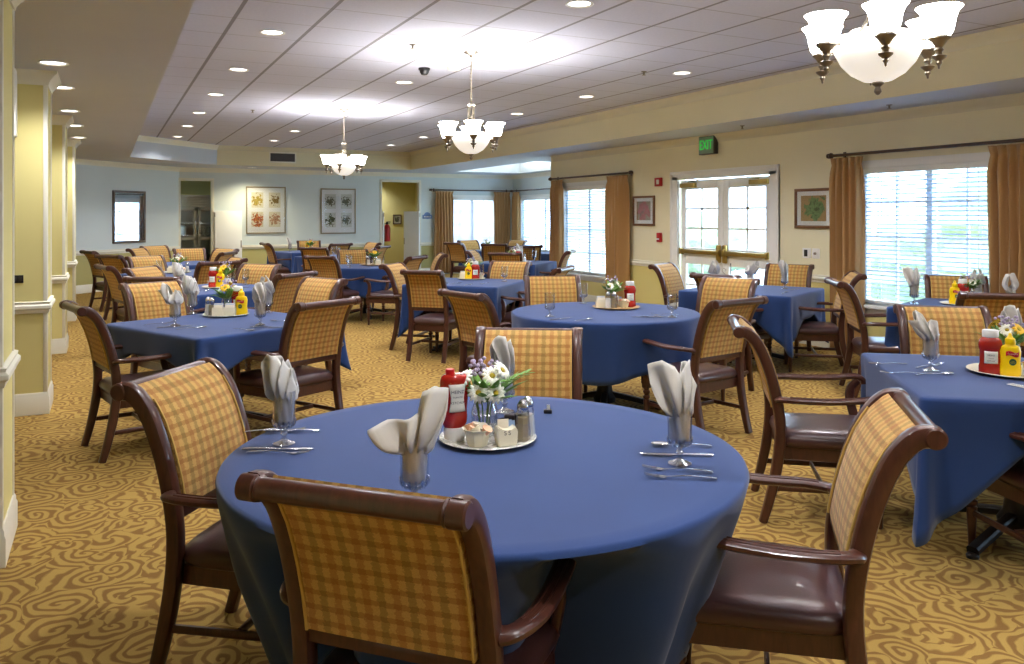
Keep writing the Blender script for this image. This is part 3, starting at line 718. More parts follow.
# plaque, hallway items
t = thing('wall_plaque', 'small pale blue scalloped plaque beside the brown curtain', 'plaque', (7.5, YB, 1.5))
b = NB(); bx(b, -.13, .13, -.012, 0, -.05, .05, .004); lathe(b, [(0, 0), (.09, 0), (.09, .012), (0, .012)], 20, mtx=TR(0, 0, .03) @ RX(PI/2)); obj('board', b, 'plaque', t)
b = NB()
for k in range(5): lathe(b, [(0, 0), (.016, 0), (.012, .006), (0, .006)], 10, mtx=TR(-.08+.04*k, -.012, 0) @ RX(PI/2))
obj('ornament', b, 'whitecap', t)
t = thing('fire_extinguisher', 'red fire extinguisher with black valve in the hallway doorway', 'fire extinguisher', (6.64, 20.7, .85))
b = NB(); lathe(b, [(0, 0), (.085, 0), (.09, .02), (.09, .36), (.07, .42), (.03, .45), (0, .45)], 20); obj('cylinder', b, 'red', t)
b = NB(); lathe(b, [(0, .45), (.03, .45), (.03, .5), (0, .5)], 12); bx(b, -.02, .09, -.015, .015, .5, .525, .004); bx(b, -.02, .08, -.012, .012, .47, .485, .004); obj('valve', b, 'black', t)
b = NB(); sweep(b, curve([(-.02, 0, .49), (-.09, .0, .44), (-.105, 0, .3), (-.1, 0, .12)], 5), .012, .012, (0, 1, 0), 8); obj('hose', b, 'black', t)
b = NB(); bx(b, -.13, -.085, -.06, .06, .05, .4, .004); obj('bracket', b, 'brushed', t)
t = thing('wall_sconce', 'dark tapered wall sconce on the hallway wall', 'wall light', (6.95, 22.6, 1.4))
b = NB(); prism(b, [(-.07, 0), (.07, 0), (.04, -.12), (-.04, -.12)], 0, .02); lathe(b, [(.03, -.16), (.12, .12), (.11, .12), (.025, -.15)], 16, sy=.8, c=(0, -.1, 0)); obj('shade', b, 'bronze_wood', t)
b = NB(); bx(b, -.04, .04, -.02, 0, -.1, .1, .004); obj('back_plate', b, 'bronze_wood', t)
picture('framed_print', 'tiny dark framed picture on the hallway wall', (7.55, 22.6, 1.42), 0, .26, .28, 'frame_dark', [(0, 0, .14, .16, 'art_e')])
b = NB(); bx(b, -.05, .05, -.02, 0, -.08, .08, .006); o = tag(obj('thermostat', b, 'shadow', loc=(2.62, YB, 1.55)), 'small grey thermostat left of the fruit prints', 'thermostat')
# stainless refrigerator behind the left opening
t = thing('refrigerator', 'stainless glass door refrigerator behind the doorway at back', 'refrigerator', (1.95, 21.0, 0))
b = NB(); bx(b, -.75, -.70, -.35, .35, .1, 2.02, .004); bx(b, .70, .75, -.35, .35, .1, 2.02, .004); bx(b, -.75, .75, .3, .35, .1, 2.02); bx(b, -.75, .75, -.35, .35, .1, .2); bx(b, -.75, .75, -.35, .35, 1.72, 1.78, .003)
obj('cabinet', b, 'brushed', t)
b = NB()
for k in range(6): bx(b, -.74, .74, -.36, -.33, 1.80+k*.038, 1.825+k*.038, .003)
bx(b, -.75, .75, -.32, .35, 1.78, 2.02); obj('louvre_panel', b, 'brushed', t)
for s in (-1, 1):
    b = NB(); c = s*.36
    for a in ((c-.34, c-.28, .2, 1.72), (c+.28, c+.34, .2, 1.72), (c-.34, c+.34, .2, .28), (c-.34, c+.34, .95, 1.02), (c-.34, c+.34, 1.64, 1.72)): bx(b, a[0], a[1], -.39, -.35, a[2], a[3], .004)
    d = obj('door', b, 'brushed', t)
    b = NB(); bx(b, c-.28, c+.28, -.375, -.37, .28, 1.64); obj('glass_panel', b, 'pane', d)
    b = NB(); bx(b, c-s*.31-.012, c-s*.31+.012, -.43, -.39, 1.1, 1.4, .004); obj('handle', b, 'steel', d)
for z in (.6, 1.05, 1.35):
    b = NB(); bx(b, -.7, .7, -.3, .3, z-.01, z+.01); obj('shelf', b, 'steel', t)
for k in range(6):
    lathe_thing('pitcher', 'clear pitcher on the refrigerator shelf behind its right door', 'pitcher', [(0, 0), (.05, 0), (.055, .1), (.05, .2), (.046, .2), (.05, .01), (0, .01)], 'glass', (2.0+.11*k, 20.9, 1.06), 'pitchers in the refrigerator')
b = NB(); lathe(b, [(0, 0), (.09, 0), (.1, .02), (.1, .2), (.06, .24), (0, .24)], 18); tag(obj('food_tub', b, 'whitecap', loc=(1.62, 20.9, 1.06)), 'white tub on the refrigerator shelf behind its left door', 'tub')

# ------------------------------------------------------------------ chairs
# side profile (y, z) of the back post; front of the chair is +y
POST = [(-.325, 0), (-.292, .12), (-.262, .26), (-.245, .40), (-.246, .52), (-.266, .64), (-.298, .76), (-.338, .86), (-.374, .912), (-.406, .937), (-.440, .941)]
def post_at(z):
    for (y0, z0), (y1, z1) in zip(POST, POST[1:]):
        if z0 <= z <= z1: return y0+(y1-y0)*(z-z0)/(z1-z0)
    return POST[-1][0]
def make_chair(arms=True, w=.262):
    t = thing('dining_armchair' if arms else 'dining_chair', '', 'chair')
    for s in (-1, 1):
        b = NB(); pts = curve([(s*(w-.0245), y, z) for y, z in POST], 3); k = len(pts)
        B = [.021+.006*min(1, i/6)+(.004*max(0, (i-k*.55)/(k*.45))) for i in range(k)]
        sweep(b, pts, .0245, B, (1, 0, 0), 12, 3.2); obj('back_post', b, 'mahogany', t)
    # rolled top rail with turned ends
    b = NB(); W = w+.002; r = .0245
    prof = [(0, -W-.001), (.024, -W-.001), (.029, -W+.003), (.0295, -W+.04), (.025, -W+.043), (.0285, -W+.048), (.025, -W+.053), (r, -W+.058)]
    prof = prof+[(a, -h) for a, h in prof[::-1]]
    lathe(b, prof, 18, mtx=TR(0, -.441, .940) @ RY(PI/2)); obj('top_rail', b, 'mahogany', t)
    b = NB(); bx(b, -w+.03, w-.03, -.264, -.232, .525, .575, .006); obj('lower_rail', b, 'mahogany', t)
    # upholstered back, gently bulged, wrapping up to the roll
    zs = [.565, .60, .66, .72, .78, .84, .885, .912, .934, .948, .958]; b = NB(); hw = w-.05
    front, back = [], []
    for i, zz in enumerate(zs):
        y = post_at(min(zz, .926)) if zz < .93 else {.934: -.396, .948: -.411, .958: -.427}[zz]
        f = math.sin(PI*min(1, (i+.6)/9.5)) if i < 9 else 0; rowf, rowb = [], []
        for j in range(9):
            x = hw*(j/4-1); e = (1-(j/4-1)**4)
            rowf.append(b.verts.new((x, y+.024+.016*f*e, zz))); rowb.append(b.verts.new((x, max(y, -.403)-.024-.008*f*e, min(zz, .915))))
        front.append(rowf); back.append(rowb)
    n = len(zs)
    for i in range(n-1):
        for j in range(8):
            b.faces.new((front[i][j], front[i][j+1], front[i+1][j+1], front[i+1][j])); b.faces.new((back[i][j], back[i+1][j], back[i+1][j+1], back[i][j+1]))
    for j in range(8):
        b.faces.new((front[0][j], back[0][j], back[0][j+1], front[0][j+1])); b.faces.new((front[-1][j], front[-1][j+1], back[-1][j+1], back[-1][j]))
    for i in range(n-1):
        b.faces.new((front[i][0], front[i+1][0], back[i+1][0], back[i][0])); b.faces.new((front[i][8], back[i][8], back[i+1][8], front[i+1][8]))
    bk = obj('backrest', b, 'plaid', t, sharp=70)
    for s in (-1, 1):
        for oy, row in ((.03, 1), (-.028, 0)):
            b = NB(); sweep(b, [(s*(hw-.004), post_at(min(zz, .92))+oy, zz) for zz in zs[:-3]], .004, .004, (1, 0, 0), 6); obj('welt', b, mat_welt, bk)
    # seat
    fw, rw = w-.015, w-.035
    b = NB()
    def out(tt, r=.05):
        pass
    sec = [(.0, .375, 1.0), (.012, .382, 1.0), (.02, .40, 1.0), (.014, .425, 1.0), (-.005, .442, 1.0), (-.05, .452, 1.0), (-.14, .458, 1.0)]
    N = 40; rings = []
    def seat_pt(th, o):
        cs, sn = math.cos(th), math.sin(th); p = 7
        cx = math.copysign(abs(cs)**(2/p), cs); sy = math.copysign(abs(sn)**(2/p), sn)
        yy = .01+(.245+o)*sy; hwid = rw+(fw-rw)*(yy+.24)/.5
        return ((hwid+o)*cx, yy)
    for o, zz, _ in sec:
        rings.append([b.verts.new((*seat_pt(2*PI*i/N, o), zz)) for i in range(N)])
    for r0, r1 in zip(rings, rings[1:]):
        for i in range(N): b.faces.new((r0[i], r0[(i+1) % N], r1[(i+1) % N], r1[i]))
    b.faces.new(rings[0][::-1]); b.faces.new(rings[-1])
    obj('seat', b, 'leather', t, sharp=60)
    b = NB()
    fr = [(-rw+.01, -.235), (rw-.01, -.235), (fw-.004, .25), (-fw+.004, .25)]
    prism(b, fr, .312, .378); obj('seat_frame', b, 'mahogany', t)
    for s in (-1, 1):
        b = NB(); X, Y = s*(fw-.03), .222
        bx(b, X-.024, X+.024, Y-.024, Y+.024, .28, .38, .004)
        lathe(b, [(.0, .0), (.013, 0), (.016, .01), (.015, .03), (.018, .09), (.022, .16), (.023, .195), (.016, .2), (.025, .212), (.025, .224), (.016, .23), (.016, .235), (.026, .25), (.026, .26), (.018, .268), (.022, .28), (0, .28)], 14, (X, Y, 0)); obj('front_leg', b, 'mahogany', t)
        b = NB(); sweep(b, [(X, Y, .17), (s*(w-.03), -.27, .17)], .009, .014, (1, 0, 0), 8, 3); obj('side_stretcher', b, 'mahogany', t)
    b = NB(); sweep(b, [(-fw+.035, -.03, .17), (fw-.035, -.03, .17)], .014, .009, (0, 0, 1), 8, 3); obj('cross_stretcher', b, 'mahogany', t)
    if arms:
        for s in (-1, 1):
            b = NB(); a0 = w+.004
            pts = curve([(s*(w-.008), -.255, .615), (s*(a0+.02), -.235, .62), (s*(a0+.042), -.16, .622), (s*(a0+.042), -.03, .622), (s*(a0+.032), .12, .632), (s*(a0+.02), .205, .642), (s*(a0+.008), .245, .632), (s*(a0+.004), .252, .606)], 4)
            k = len(pts); sweep(b, pts, [.022+.006*math.sin(PI*i/k) for i in range(k)], [.014 if i < k-3 else .016 for i in range(k)], (1, 0, 0), 12, 2.6)
            # bead lines along the arm
            for off in (-.009, .009): sweep(b, [Vector(p)+Vector((off, 0, .0135)) for p in pts[6:-6]], .003, .003, (1, 0, 0), 6)
            am = obj('arm', b, 'mahogany', t)
            b = NB(); q = curve([(s*(a0+.01), .222, .625), (s*(a0+.012), .185, .58), (s*(a0+.004), .18, .51), (s*(fw+.004), .20, .43), (s*(fw-.02), .215, .35)], 4)
            sweep(b, q, .016, [.02+.008*i/len(q) for i in range(len(q))], (1, 0, 0), 10, 3); obj('arm_support', b, 'mahogany', am)
    return t
mat_welt = mat('gold welt cord', rgb(196, 160, 84), .8)
ARM = Proto(make_chair(True)); SIDE = Proto(make_chair(False, .225))
def chair(mx, my, deg, label, group, side=False):
    """mx,my: where the middle of the top rail stands; deg: the way the sitter faces"""
    f = Vector((math.cos(R(deg)), math.sin(R(deg)))); o = Vector((mx, my))+f*.435
    return (SIDE if side else ARM).put((o.x, o.y, 0), R(deg-90), label, group)
G = 'armchairs round the dining tables'
CH_LIST = [
 # front round table
 (.45, 1.64, 44, 'plaid armchair with its back to the camera at the front round table'),
 (.20, 3.175, -38, 'plaid armchair at the pillar side of the front round table'),
 (2.10, 1.60, 138, 'plaid armchair at the right of the front round table, showing its seat'),
 (1.88, 3.58, 239, 'plaid armchair facing the camera behind the flowers of the front round table'),
 # pillar side square table
 (-.18, 5.83, 13, 'plaid armchair standing alone by the pillars at the first square table'),
 (1.32, 5.36, 118, 'plaid armchair showing its back and burgundy seat at the first square table'),
 (.34, 7.50, -64, 'plaid armchair facing the camera across the first pillar side table'),
 (1.77, 7.30, 206, 'plaid armchair tucked at the far right of the first pillar side table'),
 # second table along the pillars
 (1.69, 8.10, 127, 'plaid armchair, back turned, at the second pillar side table near right'),
 (1.62, 9.75, 222, 'plaid armchair facing forward at the far right of second pillar side table'),
 (.38, 8.16, 60, 'armchair with dark rail just behind the first pillar side table'),
 (.34, 9.75, -40, 'plaid armchair at the far left of the second pillar side table'),
 # third table along the pillars
 (1.60, 11.4, 190, 'plaid armchair turned left at the right of third pillar side table'),
 (1.25, 10.55, 112, 'plaid armchair, back turned, in front of third pillar side table'),
 (-.03, 10.3, 14, 'armchair with lilac lit back at the left of third pillar side table'),
 (.48, 12.4, -64, 'plaid armchair facing forward beyond the third pillar side table flowers'),
 # fourth table along the pillars
 (1.85, 14.6, 215, 'farthest armchair of the overlapping pair right of fourth pillar side table'),
 (1.72, 13.3, 150, 'nearer armchair of the overlapping pair right of fourth pillar side table'),
 (1.28, 15.0, -85, 'orange lit armchair in front of the glass refrigerator'),
 (.03, 13.0, 35, 'dark backed armchair before the diagonal wall, at fourth pillar side table'),
 (-.26, 14.7, 20, 'armchair standing beside the farthest pillar'),
 (.46, 15.5, -30, 'dark backed armchair under the blue print on the diagonal wall'),
 (.80, 16.6, -60, 'armchair behind another one under the blue print'),
 # middle row, third table
 (2.66, 11.35, 36, 'plaid armchair, back turned, at left of middle row third table'),
 (3.66, 13.3, -95, 'bright plaid armchair facing forward behind the orange flowers table'),
 (3.90, 10.75, 135, 'plaid armchair with flared back at the right of the orange flowers table'),
 (4.50, 11.3, 165, 'plaid armchair edge on beside the brown back curtain'),
 # middle row, far tables
 (3.29, 14.5, 55, 'dark plaid armchair behind middle row third table on its left'),
 (4.66, 14.7, 140, 'flared dark armchair before the hallway doorway'),
 (5.05, 16.6, 190, 'orange lit armchair near the hallway doorway'),
 (4.10, 18.5, 262, 'armchair against the back wall between the two framed prints'),
 (4.30, 16.4, 112, 'dark backed armchair below the leaf prints'),
 (2.94, 17.4, 5, 'armchair seen side on below the fruit prints'),
 # wooden tray round table
 (2.34, 5.54, 12, 'plaid armchair, back turned, at left of the wooden tray round table'),
 (3.72, 6.63, 247, 'bright plaid armchair behind the wooden tray round table at its left'),
 (3.82, 4.22, 100, 'plaid armchair with burgundy seat in front of the wooden tray round table'),
 (5.04, 5.69, 205, 'bright plaid armchair at the right of the wooden tray round table'),
 # middle row square table
 (2.98, 9.15, -42, 'plaid armchair at the far left of middle row square table'),
 (4.45, 8.95, 222, 'bright plaid armchair behind the glasses of middle row square table'),
 (4.48, 7.68, 133, 'armchair seen edge on against the window, near middle row square table'),
 # alcove
 (6.70, 11.3, 140, 'dark curved armchair seen side on against the window left of doors'),
 (5.27, 12.1, -37, 'pale lit armchair at the left of the near alcove table'),
 (5.44, 11.15, 55, 'brown backed armchair in front of the near alcove table'),
 (6.54, 15.9, 20, 'armchair beside the brown curtain at the far alcove table'),
 (7.43, 17.2, -80, 'pale lit armchair before the closed blind at the far alcove table'),
 (6.95, 14.75, 60, 'small looking armchair leaning into the far alcove table'),
 (8.5, 16.7, 200, 'pale armchair below the alcove side window'),
 (6.92, 13.5, 62, 'left of two brown chair backs beside the wall corner'),
 (7.22, 13.75, 75, 'brown chair back right beside the wall corner curtain'),
 # table by the glass doors
 (5.79, 7.73, -62, 'white lit armchair standing left of the glass doors'),
 (5.22, 6.12, 18, 'dark railed armchair tucked at the left of the glass doors table'),
 (7.06, 6.98, 212, 'orange plaid armchair against the wall below the melon picture'),
 (6.61, 5.64, 140, 'armchair with burgundy seat at the right of the glass doors table'),
 # right tables
 (5.68, 5.10, -36, 'armchair seen side on with blue lit seat, before the big window'),
 (7.09, 4.96, 222, 'plaid armchair facing forward under the big window blinds'),
 (5.78, 3.70, 50, 'dark railed armchair at the right edge before the window table'),
 (2.985, 3.325, -38, 'plaid armchair seen side on between front round table and right table'),
 (4.62, 3.33, 231, 'wide plaid chair facing forward behind the right table napkin'),
 (3.54, 1.70, 72, 'armchair cut by the right edge, its burgundy seat and turned leg visible'),
]
for c in CH_LIST: chair(c[0], c[1], c[2], c[3], G)
chair(2.90, 7.90, 46, 'armless plaid chair with its back to the camera at middle row square table', G, True)

# ------------------------------------------------------------------ tables and cloths
ZTB = .74
def make_base(r, round_):
    t = thing('dining_table', '', 'table')
    b = NB()
    if round_: lathe(b, [(0, .70), (r, .70), (r+.006, .715), (r, ZTB-.004), (0, ZTB-.004)], 48)
    else: bx(b, -r, r, -r, r, .70, ZTB-.004, .006)
    obj('tabletop', b, 'mahogany', t)
    b = NB(); lathe(b, [(0, .05), (.085, .05), (.09, .09), (.065, .13), (.055, .2), (.055, .6), (.07, .66), (.16, .69), (.16, .70), (0, .70)], 20); obj('pedestal', b, 'iron', t)
    for k in range(4):
        a = PI/4+k*PI/2; ca, sa = math.cos(a), math.sin(a); L = min(.42, r*.75)
        b = NB(); sweep(b, curve([(.05*ca, .05*sa, .11), (.18*ca, .18*sa, .085), ((L-.06)*ca, (L-.06)*sa, .045), (L*ca, L*sa, .03)], 4), .028, .022, (-sa, ca, 0), 10, 3)
        lathe(b, [(0, 0), (.026, 0), (.028, .012), (.02, .022), (0, .024)], 12, (L*ca, L*sa, 0)); obj('foot', b, 'iron', t)
    return t
BASES = {}
def base(r, rd, loc, rz, label):
    k = (round(r, 2), rd)
    if k not in BASES: BASES[k] = Proto(make_base(*k))
    BASES[k].put((loc[0], loc[1], 0), rz, label, 'dining tables')
def cloth(loc, rz, label, square=None, rad=None, side=.2, corner=.5, taper=0, seed=1, wave=.02, sqcloth=0, nf=13, dents=(), bulge=0, hp=(.35, 1.35)):
    """draped cloth: top, rounded edge, hanging hem. square: half side; rad: round table radius"""
    rn = random.Random(seed); N = 192; ph = [rn.random()*2*PI for _ in range(8)]
    def edge(t):
        th = 2*PI*t
        if rad: return Vector((rad*math.cos(th), rad*math.sin(th))), Vector((math.cos(th), math.sin(th))), 0
        s, rc = square, .02; q = t*4; k = int(q) % 4; u = (q-int(q))*2-1; u = math.copysign(1-(1-abs(u))**2, u)   # along one side, corner at u=+-1, samples gather there
        lin = s-rc
        if abs(u) < .93: p = Vector((s, lin*u/.93)); n = Vector((1, 0))
        else:
            a = (abs(u)-.93)/.07*PI/4*(1 if u > 0 else -1); p = Vector((lin+rc*math.cos(a), (lin if u > 0 else -lin)+rc*math.sin(a))); n = Vector((math.cos(a), math.sin(a)))
        m_ = Matrix.Rotation(k*PI/2, 2); return m_ @ p, m_ @ n, abs(u)
    def drop(t):
        p, n, u = edge(t)
        if rad:
            c4 = abs(math.cos(2*(2*PI*t-PI/4)))**1.5
            return side+(corner-side)*c4*(1 if sqcloth else 0)+.02*math.sin(6*PI*t+ph[0])
        w = max(0, (u-hp[0])/(1-hp[0]))**hp[1]
        return side+(corner-side)*w+.012*math.sin(10*PI*t+ph[0])
    b = NB(); rings = []
    for f in (.0, .35, .7, .93, 1.0):
        row = []
        for i in range(N):
            p, n, u = edge(i/N); q = p*max(f, .001)
            z = .002*math.sin(7*q.x+ph[1])*math.sin(6*q.y+ph[2])*.5
            row.append(b.verts.new((q.x, q.y, ZTB+.02+z*(f < .9))))
        rings.append(row)
    K = 12
    for k in range(1, K+1):
        row = []
        for i in range(N):
            t_ = i/N; p, n, u = edge(t_); D = drop(t_); th = 2*PI*t_
            if k == 1: off, z = .008, .004
            elif k == 2: off, z = .012, .014
            else:
                f = (k-2)/(K-2); z = .014+(D-.014)*f; h = z
                if rad:
                    fold = wave*(math.sin(nf*th+ph[3])+.6*math.sin((nf*.6)//1*th+ph[4])+.4*math.sin((nf*1.7)//1*th+ph[5]))*min(1, h/.3)
                    off = .012+fold-taper*h+bulge*math.sin(PI*.5*min(1, h/.09))-sum(dp*math.exp(-(((th-R(da)+PI) % (2*PI)-PI)/R(dw))**2)*min(1, h/.10)**1.5 for da, dw, dp in dents)
                else:
                    w = max(0, (u-.86)/.14)**1.4; pin = math.exp(-((u-.84)/.07)**2)
                    off = .012+(.055*w*f-.04*pin)*f*min(1, D/.3)+wave*.6*math.sin(14*PI*t_+ph[3]+u*3)*min(1, h/.2)*(1-w)-taper*h
            q = p+n*off; row.append(b.verts.new((q.x, q.y, ZTB+.02-z)))
        rings.append(row)
    for r0, r1 in zip(rings, rings[1:]):
        for i in range(N): b.faces.new((r0[i], r0[(i+1) % N], r1[(i+1) % N], r1[i]))
    bmesh.ops.remove_doubles(b, verts=rings[0], dist=.002)
    o = obj('tablecloth', b, 'cloth', solid=.003, sharp=75, loc=(loc[0], loc[1], 0)); o.rotation_euler = (0, 0, rz)
    tag(o, 'blue tablecloth draped over '+label, 'tablecloth', 'blue tablecloths'); return o
TB = [
 ('T1', 1.10, 2.40, 0, 'r', .808, dict(side=.62, taper=.36, bulge=.012, wave=.022, seed=2, nf=13, dents=((263, 12, .23), (206, 9, .14), (330, 10, .05))), 'the front round table'),
 ('T5', 3.55, 5.47, R(10), 'r', .73, dict(side=.34, corner=.44, sqcloth=1, taper=.05, wave=.014, seed=5), 'the wooden tray round table'),
 ('T2', .78, 6.15, R(26), 's', .58, dict(side=.16, corner=.36, seed=3), 'the first pillar side table'),
 ('T3', 1.0, 9.05, R(26), 's', .55, dict(side=.2, corner=.4, seed=4), 'the second pillar side table'),
 ('Ta', .9, 11.65, R(26), 's', .55, dict(side=.2, corner=.4, seed=6), 'the third pillar side table'),
 ('Tb', 1.12, 14.05, R(26), 's', .55, dict(side=.2, corner=.4, seed=7), 'the fourth pillar side table'),
 ('T6', 3.72, 8.62, R(45), 's', .55, dict(side=.22, corner=.6, seed=8), 'the middle row square table'),
 ('T4', 3.55, 12.05, R(35), 'r', .62, dict(side=.2, corner=.42, sqcloth=1, wave=.012, seed=9), 'the orange flowers table'),
 ('Td', 3.85, 15.3, R(30), 's', .5, dict(side=.22, corner=.45, seed=10), 'the table before the leaf prints'),
 ('Tc', 3.75, 17.7, R(20), 's', .5, dict(side=.3, corner=.5, seed=11), 'the farthest table below the prints'),
 ('T7', 6.02, 12.0, R(42), 's', .55, dict(side=.2, corner=.45, seed=12), 'the near alcove table'),
 ('T7b', 7.7, 16.3, R(25), 's', .55, dict(side=.36, corner=.5, seed=13), 'the far alcove table'),
 ('T7c', 8.35, 14.7, R(10), 's', .5, dict(side=.24, corner=.4, seed=14), 'the alcove table by the wall return'),
 ('T8', 6.0, 6.45, R(27), 's', .56, dict(side=.24, corner=.58, seed=15), 'the glass doors table'),
 ('T9', 3.86, 2.38, R(52), 's', .57, dict(side=.12, corner=.62, seed=16, hp=(.15, 1.05)), 'the right edge table'),
 ('T10', 6.55, 4.38, R(20), 's', .54, dict(side=.3, corner=.5, seed=17), 'the window table'),
]
for k_, x, y, rz, sh, r, kw, lab in TB:
    base(r-(.10 if sh == 'r' else .015), sh == 'r', (x, y), rz, 'pedestal table under the cloth of '+lab)
    if sh == 'r': cloth((x, y), rz, lab, rad=r, **kw)
    else: cloth((x, y), rz, lab, square=r, **kw)
ZC = ZTB+.023

# ------------------------------------------------------------------ table ware
def make_goblet():
    t = thing('water_goblet', '', 'glass')
    b = NB(); lathe(b, [(0, .004), (.03, .004), (.036, .003), (.036, 0), (0, 0)], 24)
    lathe(b, [(.033, .004), (.02, .009), (.009, .016), (.007, .026), (.012, .036), (.008, .044), (.012, .05), (.02, .055)], 24); obj('foot', b, 'cut_glass', t)
    b = NB(); pr = [(.004, .053), (.024, .055), (.034, .062), (.037, .075), (.037, .12), (.039, .178)]
    lathe(b, pr+[(r-.002, h+.003 if i < 3 else h) for i, (r, h) in list(enumerate(pr))[::-1]], 28); obj('bowl', b, 'glass', t)
    b = NB()
    for k in range(14):
        a = 2*PI*k/14; sweep(b, [(.03*math.cos(a), .03*math.sin(a), .058), (.038*math.cos(a), .038*math.sin(a), .07), (.0385*math.cos(a), .0385*math.sin(a), .082)], .004, .002, (-math.sin(a), math.cos(a), 0), 6)
    obj('rim_flutes', b, 'cut_glass', t)
    return t
GOB = Proto(make_goblet())
def petal(b, az, L, W, rise, curl, base=.012, z0=.15, cup=.35, twist=0):
    """one folded leaf of cloth rising out of the glass"""
    ca, sa = math.cos(az), math.sin(az)
    def f(u, v):
        s = v; r = base+L*rise_h(s, rise, curl)[0]; z = z0+L*rise_h(s, rise, curl)[1]
        ww = W*(.30+.85*math.sin(PI*min(1, s*.62+.1)))*(1 if s < .8 else 1-((s-.8)/.2)**2*.75)
        c = (u-.5)*2; lat = c*ww*.5
        dep = cup*ww*.5*(c*c)+.004*math.sin(9*c+5*s)
        rr = r-dep*.6; zz = z+dep*.5
        lat2 = lat+twist*s*L
        return (rr*ca-lat2*sa, rr*sa+lat2*ca, zz)
    grid(b, f, 10, 10)
def rise_h(s, rise, curl):
    a0 = rise; h = v = 0.0; n = 8
    for i in range(n):
        t = (i+.5)/n*s; a = a0-curl*t; h += math.cos(a)*s/n; v += math.sin(a)*s/n
    return h, v
def make_napkin(outer, seed):
    """folded square of linen: gathered in the glass, opening into leaves whose top edge follows (x, z) points"""
    b = NB(); rn = random.Random(seed)
    def tuft(u, v):
        th = 2*PI*u; r = .0345*(1-.10*abs(math.sin(3.5*th+v*3+seed))-.04*math.sin(8*th+v*5))*(.84+.16*v)
        if v < .05: r *= .3
        return (r*math.cos(th), r*math.sin(th), .062+.115*v)
    grid(b, tuft, 48, 9, wrap=True)
    for layer, (sx, sz, yo) in enumerate(((1, 1, -.012), (.86, .97, .016))):
        P_ = [Vector((x*sx, 0, z*sz)) for x, z in outer]; top = [P_[i].lerp(P_[i+1], j/6) for i in range(len(P_)-1) for j in range(6)]+[P_[-1]]; n = len(top)-1
        def f(u, v):
            i = min(int(u*n), n-1); c = top[i].lerp(top[i+1], u*n-i)
            g = Vector((-.03+.06*u, yo+(-.014 if layer == 0 else .014)*math.sin(PI*u), .145))
            q = g.lerp(c, v); bulge = math.sin(PI*v)
            pl = math.sin(u*PI*7.5+seed+layer*2+1.2*v)
            y = g.y*(1-v*.3)+(.024*pl*min(1, v*2.2)*(1-.4*v))+(-.022 if layer == 0 else .02)*bulge*math.sin(PI*u)+.03*(u-.4)*v
            return (q.x+(.009*pl*bulge), y, q.z-.012*bulge*abs(c.x)/.1)
        grid(b, f, 40, 12)
    o = obj('napkin', b, 'napkin', solid=.0022, sharp=80); return tag(o, '', 'napkin')
NAP = [Proto(make_napkin(*q)) for q in (
    ([(-.05, .165), (-.122, .208), (-.07, .232), (-.015, .236), (.015, .25), (.022, .305), (.055, .318), (.088, .31), (.085, .25), (.05, .16)], 1),
    ([(-.04, .17), (-.095, .25), (-.10, .305), (-.06, .322), (-.02, .30), (.0, .272), (.014, .312), (.03, .318), (.036, .27), (.05, .24), (.042, .17)], 2),
    ([(-.036, .17), (-.076, .268), (-.05, .302), (-.018, .296), (-.008, .262), (.006, .286), (.014, .25), (.03, .255), (.036, .20), (.036, .16)], 3),
    ([(-.035, .17), (-.12, .245), (-.086, .25), (-.085, .30), (-.05, .28), (-.02, .205), (.0, .25), (.022, .245), (.045, .19), (.036, .16)], 4))]
def make_cutlery(kind):
    b = NB()
    if kind == 'knife':
        sweep(b, [(-.115, 0, .004), (-.10, 0, .005), (-.03, 0, .004), (0, 0, .003)], [.007, .009, .0065, .005], [.003, .0035, .003, .002], (0, 1, 0), 10, 3)
        sweep(b, [(0, 0, .003), (.02, .001, .003), (.08, .002, .003), (.108, .0, .003), (.115, -.003, .003)], [.006, .0095, .0095, .006, .001], [.0014]*5, (0, 1, 0), 8, 3)
    else:
        sweep(b, curve([(-.10, 0, .004), (-.085, 0, .006), (-.02, 0, .009), (.03, 0, .005), (.045, 0, .004)], 3), [.0085-.006*math.sin(PI*min(1, i/12*.55)) for i in range(13)], .0014, (0, 1, 0), 8, 3)
        if kind == 'fork':
            sweep(b, [(.04, 0, .004), (.05, 0, .003), (.062, 0, .004)], [.004, .0115, .012], .0013, (0, 1, 0), 8, 4)
            for k in range(4): y = -.0098+k*.00653; sweep(b, [(.06, y, .004), (.085, y, .007), (.105, y, .011)], [.0018, .0016, .0008], .001, (0, 1, 0), 6)
        else:
            def f(u, v):
                th = 2*PI*u; r = v; return (.068+.030*r*math.cos(th)*(1-.12*math.cos(th)), .0195*r*math.sin(th), .003+.007*r*r)
            grid(b, f, 20, 5, wrap=True)
    o = obj(kind, b, 'steel', sharp=50, solid=(.0012 if kind == 'spoon' else 0)); return tag(o, '', kind)
CUT = {k: Proto(make_cutlery(k)) for k in ('fork', 'knife', 'spoon')}
def goblet(x, y, where, nap=None, rz=0, napwhere=None):
    GOB.put((x, y, ZC), rz, 'clear footed water glass '+where, 'water glasses')
    if nap is not None: NAP[nap].put((x, y, ZC), rz, 'white folded napkin in the glass '+where, 'napkins in glasses')
def cut(kind, x, y, deg, lab): CUT[kind].put((x, y, ZC), R(deg), lab, kind+' place settings')
CAM = -26.5
